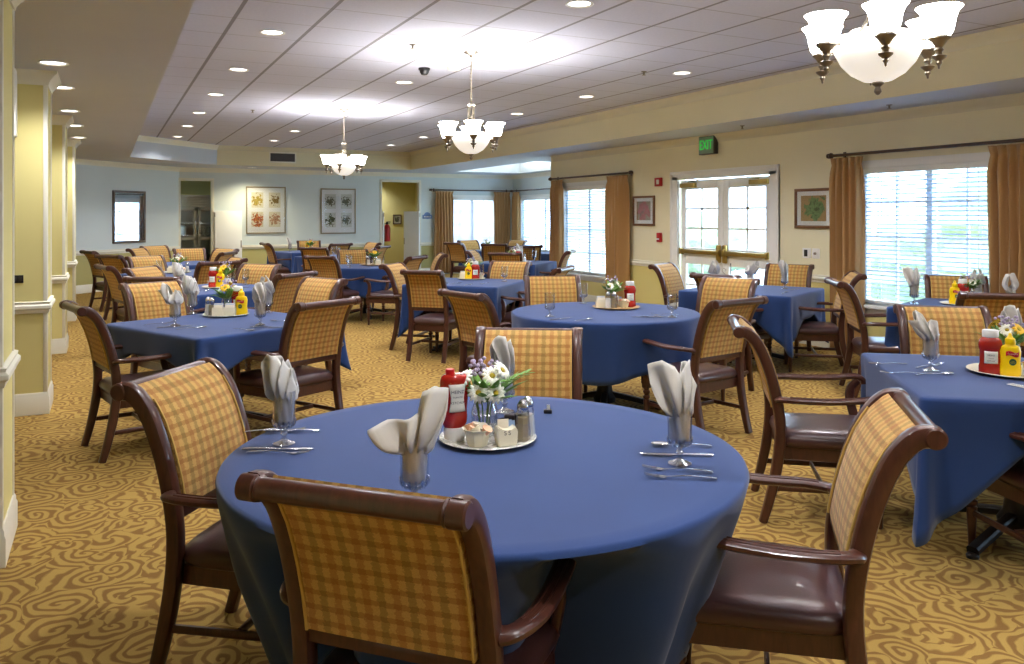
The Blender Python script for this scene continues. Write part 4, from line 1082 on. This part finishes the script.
# front round table
goblet(.53, 2.76, 'at the pillar side of the front round table', 2, R(CAM))
goblet(1.57, 2.0, 'at the right of the front round table', 1, R(CAM))
goblet(.715, 2.0, 'behind the nearest chair rail', 0, R(CAM))
goblet(1.38, 2.83, 'hidden behind the front table flowers', 2, R(CAM+40))
cut('spoon', 1.69, 2.15, 180+CAM-5, 'steel spoon beside the right goblet of the front round table')
cut('knife', 1.615, 2.075, 180+CAM-5, 'steel knife at the right goblet of the front round table')
cut('fork', 1.52, 1.945, 180+CAM-12, 'upper steel fork at right of the front round table')
cut('fork', 1.485, 1.885, 180+CAM-8, 'lower steel fork at right of the front round table')
cut('knife', .50, 2.70, CAM+2, 'steel knife at the left goblet of the front round table')
cut('fork', .49, 2.655, CAM-4, 'steel fork below the knife at left of the front round table')
cut('spoon', .58, 2.90, 180+CAM+4, 'steel spoon behind the left goblet of the front round table')
cut('fork', .53, 2.93, CAM+8, 'steel fork behind the left goblet of the front round table')
# first pillar side table
W2 = 'of the first pillar side table'
goblet(.43, 6.08, 'at the near left '+W2, 3, R(CAM)); goblet(.60, 6.76, 'at the far left '+W2, 2, R(CAM)); goblet(.96, 5.84, 'at the near right '+W2, 2, R(40)); goblet(1.14, 6.57, 'at the far right '+W2, 3, R(60))
cut('fork', .33, 6.2, 20, 'steel fork at the left edge '+W2); cut('spoon', .52, 5.85, 10, 'steel spoon near the front corner '+W2); cut('spoon', .82, 5.62, -60, 'steel spoon left of the near right goblet '+W2); cut('knife', .98, 5.7, -30, 'steel knife before the near right goblet '+W2); cut('spoon', 1.12, 5.95, 130, 'steel spoon beside the plaid chair '+W2); cut('knife', .42, 6.0, 12, 'steel knife below the near left goblet '+W2)
# second and third pillar side tables
W3 = 'of the second pillar side table'
goblet(.66, 8.75, 'at the left '+W3, 2, R(CAM)); goblet(1.38, 9.35, 'at the right '+W3); goblet(1.25, 9.45, 'beside the far right chair '+W3); cut('spoon', .85, 8.7, 20, 'steel spoon at the front '+W3); cut('knife', 1.35, 8.95, 10, 'steel knife at the right '+W3)
goblet(.62, 11.5, 'at the left of the third pillar side table'); goblet(1.15, 11.45, 'at the right of the third pillar side table')
# wooden tray round table
W5 = 'of the wooden tray round table'
goblet(2.99, 5.36, 'at the left '+W5); goblet(3.7, 6.04, 'at the far side '+W5); goblet(3.79, 4.92, 'at the right front '+W5)
cut('spoon', 3.1, 5.05, 20, 'steel spoon at the left '+W5); cut('knife', 3.0, 5.2, 15, 'steel knife beside the left glass '+W5); cut('spoon', 3.66, 4.98, 160, 'steel spoon at the right '+W5); cut('fork', 3.82, 5.05, 150, 'steel fork behind the right glass '+W5); cut('knife', 3.62, 5.0, 150, 'steel knife at the front '+W5)
# middle row square table
W6 = 'of the middle row square table'
goblet(4.02, 8.9, 'at the far side '+W6); goblet(4.13, 8.48, 'at the right corner '+W6)
cut('spoon', 3.35, 8.5, -10, 'steel spoon at the left '+W6); cut('fork', 3.55, 8.2, 40, 'steel fork at the front '+W6); cut('knife', 3.8, 8.3, 40, 'steel knife at the front right '+W6); cut('spoon', 3.5, 8.42, 30, 'steel spoon before the tray '+W6)
# orange flowers table and far tables
goblet(3.2, 11.75, 'at the left of the orange flowers table'); goblet(3.3, 12.2, 'behind the left glass of the orange flowers table'); cut('spoon', 3.4, 11.65, 0, 'steel spoon at the front of the orange flowers table')
goblet(3.65, 15.1, 'at the left of the table before the leaf prints'); goblet(3.8, 15.05, 'at the middle of the table before the leaf prints'); goblet(3.95, 15.3, 'at the right of the table before the leaf prints')
goblet(3.5, 17.6, 'on the farthest table below the prints', 2)
goblet(6.45, 12.1, 'at the right of the near alcove table'); goblet(6.3, 12.3, 'beyond the ketchup of the near alcove table', 3)
# glass doors table
W8 = 'of the glass doors table'
goblet(6.33, 6.33, 'at the right '+W8, 2, R(CAM)); goblet(6.02, 6.5, 'at the middle '+W8, 3, R(100)); goblet(5.72, 6.72, 'at the left '+W8, 3, R(60))
cut('spoon', 5.95, 5.95, 30, 'steel spoon at the front '+W8); cut('knife', 6.35, 6.2, 20, 'steel knife at the right '+W8)
# right edge table
W9 = 'of the right edge table'
goblet(3.62, 2.66, 'at the back corner '+W9, 3, R(CAM)); goblet(4.20, 2.62, 'behind the bottles '+W9, 2, R(CAM+20))
cut('spoon', 3.56, 2.86, 180+CAM, 'steel spoon left of the goblet '+W9); cut('fork', 3.70, 2.73, CAM+30, 'steel fork behind the goblet '+W9); cut('fork', 3.42, 2.66, 180+CAM-8, 'steel fork nearest the left edge '+W9); cut('spoon', 3.53, 2.57, CAM+8, 'steel spoon in front of the goblet '+W9)
b = NB(); bx(b, -.045, .045, -.02, .02, 0, .002); o = thing('menu_card', 'narrow printed white card lying beside the tray of right edge table', 'card', (3.64, 2.24, ZC), R(CAM+110)); obj('paper', b, 'labelw', o)
b = NB()
for k in range(9): bx(b, -.04+.009*k, -.036+.009*k, -.015, .015, .002, .0023)
obj('printed_lines', b, 'shadow', o)
# window table
goblet(6.25, 4.75, 'at the corner of the window table', 1, R(CAM-10)); goblet(6.92, 4.62, 'behind the ketchup of the window table', 3, R(30)); goblet(6.55, 4.1, 'at the near side of the window table', 2, R(20))
# small clip on the front table
t = thing('number_stand', 'tiny black clip holding a paper slip on the front round table', 'clip', (1.52, 2.74, ZC), R(-30))
b = NB(); bx(b, -.016, .016, -.012, .012, 0, .014, .003); obj('base', b, 'black', t)
b = NB(); bx(b, -.004, .008, -.002, .002, .012, .032, mtx=None); obj('slip', b, 'labelw', t)

# trays and condiments
def plate(m, r, loc, label, rz=0, sx=1.0):
    b = NB(); lathe(b, [(0, .004), (r*.72, .004), (r*.8, .006), (r*.97, .014), (r, .017), (r*.985, .02), (r*.8, .012), (r*.7, .009), (0, .009)], 40, sx=sx)
    o = obj('serving_plate' if m != 'tray_wood' else 'wooden_tray', b, m, loc=(loc[0], loc[1], ZC-.003)); o.rotation_euler = (0, 0, rz); return tag(o, label, 'tray', 'condiment trays')
def curved(b, r, y0, ph0, ph1, z0, z1, n=10, taper=None):
    """patch standing proud of a round body: angles ph0..ph1, z0..z1"""
    def f(u, v):
        ph = ph0+(ph1-ph0)*u; zz = z0+(z1-z0)*v
        if taper: ph = (ph0+ph1)/2+(ph-(ph0+ph1)/2)*taper(v)
        return (r*math.sin(ph)*(y0[0]), -r*math.cos(ph)*(y0[1]), zz)
    grid(b, f, n, 6)
def wraptext(b, s, size, r, y0, z, sc=(1, 1)):
    vs = text(b, s, size, None, .0002)
    for v in vs:
        x, h = v.co.x*sc[0], v.co.y*sc[1]; ph = x/r
        v.co = Vector(((r+.0006)*math.sin(ph)*y0[0], -(r+.0006)*math.cos(ph)*y0[1], z+h))
def make_ketchup(inverted=False):
    t = thing('ketchup_bottle', '', 'bottle'); S = (1.0, .72)
    if inverted:
        b = NB(); lathe(b, [(0, 0), (.026, 0), (.0275, .004), (.0285, .03), (.0275, .034), (0, .034)], 24, sy=.9); obj('cap', b, 'whitecap', t)
        b = NB(); lathe(b, [(0, .034), (.028, .034), (.034, .045), (.0355, .06), (.034, .08), (.036, .10), (.0385, .13), (.039, .155), (.035, .168), (.028, .173), (0, .171)], 28, sy=.74); obj('body', b, 'ketchup', t)
        b = NB(); lathe(b, [(0, .171), (.012, .171), (.0125, .184), (.011, .187), (0, .187)], 16, (-.012, 0, 0)); obj('top_knob', b, 'redcap', t)
        z0, z1, r = .078, .150, .0392
    else:
        b = NB(); lathe(b, [(0, 0), (.036, 0), (.040, .005), (.0395, .03), (.036, .042), (.0365, .09), (.040, .10), (.041, .115), (.036, .132), (.024, .142), (0, .142)], 28, sy=.72); obj('body', b, 'ketchup', t)
        b = NB(); lathe(b, [(0, .141), (.027, .141), (.028, .145), (.028, .165), (.026, .168), (0, .168)], 24, sy=.85); obj('cap', b, 'whitecap', t)
        z0, z1, r = .043, .089, .0385
    b = NB(); tp = (lambda v: .72+.28*abs(2*v-.9)) if inverted else None
    curved(b, r, (1, .74), -.62, .62, z0, z1, taper=tp); lb = obj('label', b, 'labelw', t, solid=.0008)
    b = NB(); zc = (z0+z1)/2; k = .9 if inverted else .62
    wraptext(b, 'HEINZ', .0105*k*1.3, r+.0008, (1, .74), zc+(.016 if inverted else .008)); wraptext(b, 'TOMATO', .007*k, r+.0008, (1, .74), zc+(.002 if inverted else -.004)); wraptext(b, 'KETCHUP', .0098*k, r+.0008, (1, .74), zc-(.012 if inverted else .013)); obj('lettering', b, 'ink', lb)
    return t
def make_mustard():
    t = thing('mustard_bottle', '', 'bottle'); sy = .68
    b = NB(); lathe(b, [(0, 0), (.036, 0), (.040, .006), (.0405, .03), (.036, .055), (.038, .08), (.0395, .098), (.034, .116), (.020, .124), (.017, .128), (0, .128)], 28, sy=sy); obj('body', b, 'mustard', t)
    b = NB(); lathe(b, [(0, .127), (.019, .127), (.0195, .131), (.018, .148), (.012, .152), (.0075, .160), (.0055, .170), (0, .171)], 20); obj('cap', b, 'mustard', t)
    b = NB()
    def flag(u, v):
        ph = -.62+1.24*u; return (.041*math.sin(ph), -.041*math.cos(ph)*sy, .081+.018*v+.004*math.sin(2*PI*u))
    grid(b, flag, 12, 4); fl_ = obj('flag_label', b, 'labelr', t, solid=.0008)
    b = NB(); wraptext(b, "French's", .011, .0418, (1, sy), .0905); obj('lettering', b, 'labelw', fl_)
    b = NB(); lathe(b, [(0, 0), (.013, 0), (.0135, .001), (0, .0014)], 20, mtx=TR(0, -.0262, .058) @ RX(PI/2)); sl = obj('round_label', b, 'inkgreen', t)
    b = NB(); text(b, 'CLASSIC', .004, TR(0, -.0282, .060) @ RX(PI/2), .0002); text(b, 'YELLOW', .0045, TR(0, -.0282, .055) @ RX(PI/2), .0002); obj('lettering', b, 'mustard', sl)
    return t
KUP, KINV, MUS = Proto(make_ketchup()), Proto(make_ketchup(True)), Proto(make_mustard())
def make_shaker(m):
    t = thing('pepper_shaker' if m == 'pepper' else 'salt_shaker', '', 'shaker')
    b = NB(); pr = [(0, 0), (.02, 0), (.021, .004), (.018, .04), (.0155, .07), (.013, .078)]; lathe(b, pr, 8); obj('body', b, 'glass', t)
    b = NB(); lathe(b, [(0, .003), (.0185, .003), (.016, .04), (.0145, .058), (0, .06)], 8); obj('filling', b, m, t)
    b = NB(); lathe(b, [(.0135, .076), (.0145, .078), (.014, .088), (.008, .097), (.005, .1), (0, .101)], 14); obj('lid', b, 'steel', t)
    return t
PEP, SAL = Proto(make_shaker('pepper')), Proto(make_shaker('salt'))
def make_caddy():
    t = thing('sugar_caddy', '', 'caddy'); b = NB()
    for a in ((-.036, -.032, -.026, .026), (.032, .036, -.026, .026), (-.036, .036, -.026, -.022), (-.036, .036, .022, .026)): bx(b, a[0], a[1], a[2], a[3], 0, .055, .0015)
    bx(b, -.036, .036, -.026, .026, 0, .005, .001); obj('holder', b, 'china', t)
    for k in range(6):
        b = NB(); m_ = ('packet', 'packet_blue', 'packet', 'packet_pink', 'packet', 'packet_blue')[k]; y = -.016+k*.0062
        bx(b, -.028, .028, y-.0018, y+.0018, .008, .072+.004*(k % 3), .0008, mtx=RX(R(-4+2*k))); obj('packet', b, m_, t)
    return t
CAD = Proto(make_caddy())
def make_creamer_bowl():
    t = thing('creamer_bowl', '', 'bowl'); b = NB()
    lathe(b, [(0, 0), (.03, 0), (.034, .006), (.044, .05), (.05, .054), (.052, .058), (.046, .057), (.04, .048), (.03, .012), (0, .01)], 8, mtx=RZ(PI/8)); obj('body', b, 'china', t)
    for k, (x, y, z, m_) in enumerate(((-.02, -.008, .05, 'packet_pink'), (.018, .004, .054, 'packet'), (0, -.018, .052, 'china'), (.0, .02, .056, 'packet'), (.022, -.02, .052, 'packet_pink'), (-.018, .018, .054, 'packet_pink'))):
        b = NB(); lathe(b, [(0, 0), (.011, 0), (.016, .018), (.018, .019), (.018, .021), (0, .021)], 14, mtx=TR(x, y, z-.008) @ RX(R(25*math.sin(k*2.1))) @ RY(R(28*math.cos(k*1.7)))); obj('creamer_pot', b, m_, t)
    return t
CRB = Proto(make_creamer_bowl())
def make_sweetener_box():
    t = thing('sweetener_holder', '', 'caddy'); b = NB()
    prism(b, [(-.032, 0), (.032, 0), (.035, .05), (.028, .062), (.01, .052), (-.01, .052), (-.028, .062), (-.035, .05)], -.026, .026, mtx=RX(PI/2)); bmesh.ops.bevel(b, geom=b.edges[:], offset=.003, segments=2, affect='EDGES'); obj('body', b, 'china', t)
    b = NB()
    for k in range(2): text(b, 'S', .02, TR(-.008+.014*k, -.0262, .044) @ RX(PI/2), .0004)
    obj('lettering', b, 'ink', t)
    for k, m_ in enumerate(('packet', 'packet_blue', 'packet_blue')):
        b = NB(); bx(b, -.026+.016*k, .012+.012*k, .004+.006*k, .007+.006*k, .03, .082-.004*k, .0008, mtx=RX(R(-6))); obj('packet', b, m_, t)
    return t
SWB = Proto(make_sweetener_box())
def make_jam():
    t = thing('jam_basket', '', 'basket'); b = NB()
    for z in (.004, .022, .04): 
        pts = [(.042*math.cos(2*PI*i/16), .034*math.sin(2*PI*i/16), z) for i in range(17)]; sweep(b, pts, .0018, .0018, (0, 0, 1), 6)
    for k in range(12): a = 2*PI*k/12; sweep(b, [(.042*math.cos(a), .034*math.sin(a), .002), (.042*math.cos(a), .034*math.sin(a), .042)], .0015, .0015, (1, 0, 0), 6)
    lathe(b, [(0, .002), (.04, .002), (.04, .004), (0, .004)], 16, sy=.8); obj('wire_frame', b, 'black', t)
    for k, (x, y, z) in enumerate(((-.018, -.01, .006), (.018, -.01, .006), (0, .014, .006), (-.01, 0, .034), (.014, .006, .034))):
        b = NB(); bx(b, x-.014, x+.014, y-.012, y+.012, z, z+.022, .003, mtx=None); obj('jam_pot', b, 'jam', t)
    return t
JAM = Proto(make_jam())
def leafblade(b, p, q, w, droop=.01):
    p, q = Vector(p), Vector(q); d = q-p; s = d.cross(Vector((0, 0, 1))); s = s.normalized() if s.length > 1e-5 else Vector((1, 0, 0))
    rows = []
    for i in range(6):
        t_ = i/5; c = p+d*t_-Vector((0, 0, droop*t_*t_)); ww = w*math.sin(PI*(.08+.92*t_))*.5+.0004
        rows.append([b.verts.new(c-s*ww), b.verts.new(c+Vector((0, 0, -ww*.3))), b.verts.new(c+s*ww)])
    for r0, r1 in zip(rows, rows[1:]):
        for j in range(2): b.faces.new((r0[j], r0[j+1], r1[j+1], r1[j]))
def daisy(bp, bc, c, n, r):
    n = Vector(n).normalized(); rot = n.to_track_quat('Z', 'Y').to_matrix().to_4x4(); mm = TR(*c) @ rot
    for k in range(13):
        a = 2*PI*k/13; rows = []
        for i in range(4):
            t_ = i/3; rr = r*(.18+.82*t_); w = r*.2*math.sin(PI*(.25+.62*t_)); z = r*(.02+.12*math.sin(PI*t_)-.06*t_)
            rows.append([bp.verts.new(mm @ Vector((rr*math.cos(a)-s*w*math.sin(a), rr*math.sin(a)+s*w*math.cos(a), z))) for s in (-1, 1)])
        for r0, r1 in zip(rows, rows[1:]): bp.faces.new((r0[0], r0[1], r1[1], r1[0]))
    lathe(bc, [(r*.27, -.001), (r*.25, r*.1), (r*.14, r*.17), (0, r*.19)], 12, mtx=mm)
def make_flowers(kind):
    rn = random.Random(kind*13+3); t = thing('flower_vase', '', 'flowers')
    b = NB(); pr = [(0, 0), (.030, 0), (.033, .006), (.034, .06), (.027, .078), (.026, .092), (.029, .094)]; lathe(b, pr, 22); obj('jar', b, 'glass', t)
    b = NB(); lathe(b, [(0, .003), (.030, .003), (.031, .055), (0, .056)], 18); obj('water', b, 'glass', t)
    heads = []
    n = 6 if kind == 0 else 4
    for k in range(n):
        a = 2*PI*k/n+rn.random()*.6+(.3 if kind == 0 else 0); l = .03+.03*rn.random()
        heads.append((Vector((l*math.cos(a), l*math.sin(a), .128+.045*rn.random())), Vector((math.cos(a)*.9, math.sin(a)*.9, .7))))
    if kind == 0: heads[0] = (Vector((-.022, -.05, .118)), Vector((-.1, -1, .35))); heads[1] = (Vector((.02, -.048, .115)), Vector((.3, -1, .3)))
    b = NB()
    for p, n_ in heads: sweep(b, curve([(p.x*.2, p.y*.2, .01), (p.x*.4, p.y*.4, .08), tuple(p-n_*.004)], 4), .0016, .0016, (1, 0, 0), 5)
    obj('stems', b, 'leaf', t)
    for k, (p, n_) in enumerate(heads):
        bp, bc = NB(), NB(); daisy(bp, bc, p, n_, .027 if kind == 0 else .026)
        pm = {0: 'petal', 1: 'petal', 2: ('orangepetal', 'yellowpetal')[k % 2], 3: ('petal', 'yellowpetal')[k % 2]}[kind]
        f = obj('blossom', bp, pm, t, solid=.0006); obj('flower_centre', bc, 'pollen', f)
    b = NB()
    for k in range(22):
        a = rn.random()*2*PI; l = .06+.05*rn.random(); h = .13+.05*rn.random(); leafblade(b, (.012*math.cos(a), .012*math.sin(a), .085), (l*math.cos(a), l*math.sin(a), h), .022, .02)
    if kind == 0:
        for s in range(7):
            p0 = Vector((.02+.014*s, .01, .12+.005*s)); 
            for sg in (-1, 1): leafblade(b, p0, p0+Vector((.02, .026*sg, .010)), .009, .004)
    obj('foliage', b, 'leaf', t, solid=.0005)
    b = NB()
    for k in range(26 if kind in (0, 3) else 12):
        a = rn.random()*2*PI; l = .01+.04*rn.random(); lathe(b, [(0, -.005), (.0045, -.003), (.0055, .001), (.003, .005), (0, .006)], 6, (l*math.cos(a), l*math.sin(a), .155+.035*rn.random()))
    obj('filler_blossom', b, 'lilac', t)
    return t
FLO = [Proto(make_flowers(k)) for k in range(4)]
for pr_, sc_ in ((KINV, 1.27), (KUP, 1.25), (MUS, 1.17), (PEP, 1.38), (SAL, 1.38), (CAD, 1.15)): pr_.root.scale = (sc_, sc_, sc_)
for pr_ in FLO: pr_.root.scale = (1.4, 1.4, 1.36)
JAM.root.scale = (1.25, 1.25, 1.35)
def set_tray(x, y, where, m, r, items, rz=CAM):
    plate(m, r, (x, y), {'marble': 'round white marble plate', 'china': 'round white plate', 'tray_wood': 'round light wooden tray'}[m]+' of condiments on '+where)
    c, s = math.cos(R(rz)), math.sin(R(rz))
    names = {'kup': (KUP, 'red ketchup bottle with white cap on '), 'kinv': (KINV, 'red ketchup bottle standing on its white cap on '), 'mus': (MUS, 'yellow mustard bottle on '), 'pep': (PEP, 'glass pepper shaker on '), 'sal': (SAL, 'glass salt shaker on '),
             'cad': (CAD, 'cream caddy of sugar packets on '), 'cad2': (CAD, 'second cream packet caddy on '), 'crb': (CRB, 'cream bowl of creamer pots on '), 'swb': (SWB, 'cream sweetener holder with dark letters on '), 'jam': (JAM, 'black wire basket of jam pots on '),
             'flo0': (FLO[0], 'daisies with fern in a glass jar on '), 'flo1': (FLO[1], 'white daisies in a glass jar on '), 'flo2': (FLO[2], 'orange and yellow flowers in a jar on '), 'flo3': (FLO[3], 'white and lilac flowers in a jar on ')}
    for k, dx, dy, a in items:
        pr, lab = names[k]; h = .009 if True else 0
        pr.put((x+dx*c-dy*s, y+dx*s+dy*c, ZC-.003+h), R(rz+a), lab+where, pr.root.name.split('.')[0].replace('_', ' ')+' set')
set_tray(1.155, 2.50, 'the front round table', 'marble', .165, [('kinv', -.112, -.01, 22), ('flo0', -.012, .045, 10), ('crb', -.032, -.085, 10), ('swb', .062, -.075, 14), ('jam', .085, .025, 0), ('pep', .118, -.03, 0), ('sal', .135, .015, 0)])
set_tray(.82, 6.52, 'the first pillar side table', 'marble', .17, [('sal', -.125, -.03, 0), ('pep', -.09, -.05, 0), ('cad', -.035, -.06, 0), ('cad2', .05, -.06, 5), ('flo3', -.01, .05, 0), ('mus', .12, -.01, 0), ('kup', .07, .06, 10)])
set_tray(1.08, 9.12, 'the second pillar side table', 'china', .18, [('kup', -.06, -.02, 0), ('mus', .02, -.03, 0), ('cad', .1, -.04, 0), ('flo3', .03, .08, 0), ('crb', -.1, .06, 0)])
set_tray(.86, 11.71, 'the third pillar side table', 'china', .17, [('cad', -.07, -.05, 0), ('flo1', -.01, .03, 0), ('mus', -.05, .06, 0), ('crb', .08, -.04, 0), ('sal', .12, .02, 0)])
set_tray(3.76, 5.62, 'the wooden tray round table', 'tray_wood', .195, [('cad', -.125, .0, 8), ('crb', .06, -.03, 0), ('flo1', -.03, .03, 60), ('pep', -.03, -.08, 0), ('sal', -.075, -.07, 0), ('kup', .12, .05, 0), ('swb', .03, .12, 0)])
set_tray(3.92, 8.95, 'the middle row square table', 'china', .17, [('mus', -.03, -.05, 0), ('kup', .05, -.05, 0), ('cad', -.1, .0, 0), ('crb', .11, .02, 0), ('flo1', .0, .08, 0)])
set_tray(3.68, 12.2, 'the orange flowers table', 'tray_wood', .2, [('flo2', .03, .0, 0), ('cad', .1, -.06, 0), ('pep', -.08, -.02, 0), ('sal', -.05, -.05, 0)])
set_tray(3.90, 2.44, 'the right edge table', 'china', .19, [('kup', -.125, -.045, -24), ('mus', -.055, -.085, -12), ('flo3', .02, .05, 20), ('crb', .05, -.09, 0), ('jam', .11, -.02, 0)])
set_tray(6.55, 4.52, 'the window table', 'china', .17, [('mus', -.06, .0, 0), ('kup', .01, .0, 0), ('flo1', .08, .05, 0), ('sal', .07, -.03, 0)])
set_tray(6.05, 11.9, 'the near alcove table', 'china', .17, [('kup', .0, -.03, 0), ('sal', .1, -.02, 0), ('flo1', -.08, .02, 0)])
set_tray(7.45, 16.2, 'the far alcove table', 'china', .17, [('flo1', 0, 0, 0), ('cad', .1, -.05, 0)])
set_tray(3.95, 17.65, 'the farthest table below the prints', 'china', .16, [('flo3', .0, .0, 0), ('mus', -.07, 0, 0)])
# wire stand on the glass doors table
t = thing('wire_flower_stand', 'thin metal scrolled wire stand on the glass doors table', 'wire stand', (5.95, 6.72, ZC), R(CAM))
b = NB(); lathe(b, [(0, 0), (.05, 0), (.05, .005), (.012, .012), (.006, .02), (.006, .24), (.009, .25), (0, .255)], 14); obj('pole', b, 'steel', t)
for s in (-1, 1):
    b = NB(); sweep(b, curve([(0, 0, .1), (s*.05, 0, .13), (s*.09, 0, .17), (s*.075, 0, .2), (s*.05, 0, .185), (s*.06, 0, .17)], 5), .003, .003, (0, 1, 0), 6); obj('scroll', b, 'steel', t)

# ------------------------------------------------------------------ light, world, camera
w = bpy.data.worlds.new('sky'); bpy.context.scene.world = w; w.use_nodes = True
bg = w.node_tree.nodes['Background']; bg.inputs[0].default_value = (.55, .76, 1.0, 1); bg.inputs[1].default_value = 12.0
def portal(x, y, z, sx, sy, rot):
    L = bpy.data.lights.new('window_portal', 'AREA'); L.shape = 'RECTANGLE'; L.size = sx; L.size_y = sy; L.cycles.is_portal = True
    o = bpy.data.objects.new('window_portal', L); C.objects.link(o); o.location = (x, y, z); o.rotation_euler = rot
portal(XR+.2, sum(WB[:2])/2, 1.3, 1.5, 1.62, (0, R(90), 0)); portal(XR+.2, sum(WA[:2])/2, 1.27, 1.54, 1.57, (0, R(90), 0)); portal(XR+.2, 8.6, 1.03, 2.06, 1.88, (0, R(90), 0))
portal(XR+.2, 1.05, 1.3, 1.5, 1.7, (0, R(90), 0)); portal(10.2, sum(WF_ADDED[:2])/2, 1.3, 1.5, 2.4, (0, R(90), 0))  # portals of the two added windows
portal(10.2, sum(WE[:2])/2, 1.3, 1.4, 2.5, (0, R(90), 0)); portal(sum(WK[:2])/2, YB+.2, 1.3, 1.4, 1.4, (R(-90), 0, 0))
for x, y in ((8.05, 16.7), (9.35, 16.7)):  # hidden area lights added to brighten the alcove ceiling
    L = bpy.data.lights.new('cove_lamp', 'AREA'); L.shape = 'RECTANGLE'; L.size = .12; L.size_y = 3.6; L.energy = 15; L.color = (.72, .86, 1)
    o = bpy.data.objects.new('cove_lamp', L); C.objects.link(o); o.location = (x, y, 2.66); o.rotation_euler = (R(180), R(12 if x < 8.7 else -12), 0)
for x, y in ((1.24, 1.0), (1.24, 3.0), (5.5, 1.0), (5.5, 3.0), (5.5, 5.0), (3.05, -.5), (5.5, -1), (1.24, -1)):  # extra downlights, added to raise the light level
    DL.put((x, y, ZT), 0, 'round downlight in the tiled ceiling over the camera end', 'downlights over the camera end'); spot(x, y, ZT, E_DL)
cam = bpy.data.cameras.new('camera'); co = bpy.data.objects.new('camera', cam); C.objects.link(co)
co.location = (0, 0, 1.52); co.rotation_euler = (R(90), 0, R(-26.5)); cam.lens = 36*815/1024; cam.sensor_width = 36; cam.shift_y = -(332-216)/1024; cam.clip_start = .05
sc = bpy.context.scene; sc.camera = co
vs = sc.view_settings; vs.view_transform = 'Standard'; vs.look = 'None'; vs.gamma = 1; vs.use_curve_mapping = False; vs.exposure = 0.75
sc.cycles.max_bounces = 8; sc.cycles.diffuse_bounces = 4; sc.cycles.glossy_bounces = 3; sc.cycles.transparent_max_bounces = 16; sc.cycles.caustics_reflective = False; sc.cycles.caustics_refractive = False
sc.cycles.sample_clamp_indirect = 6
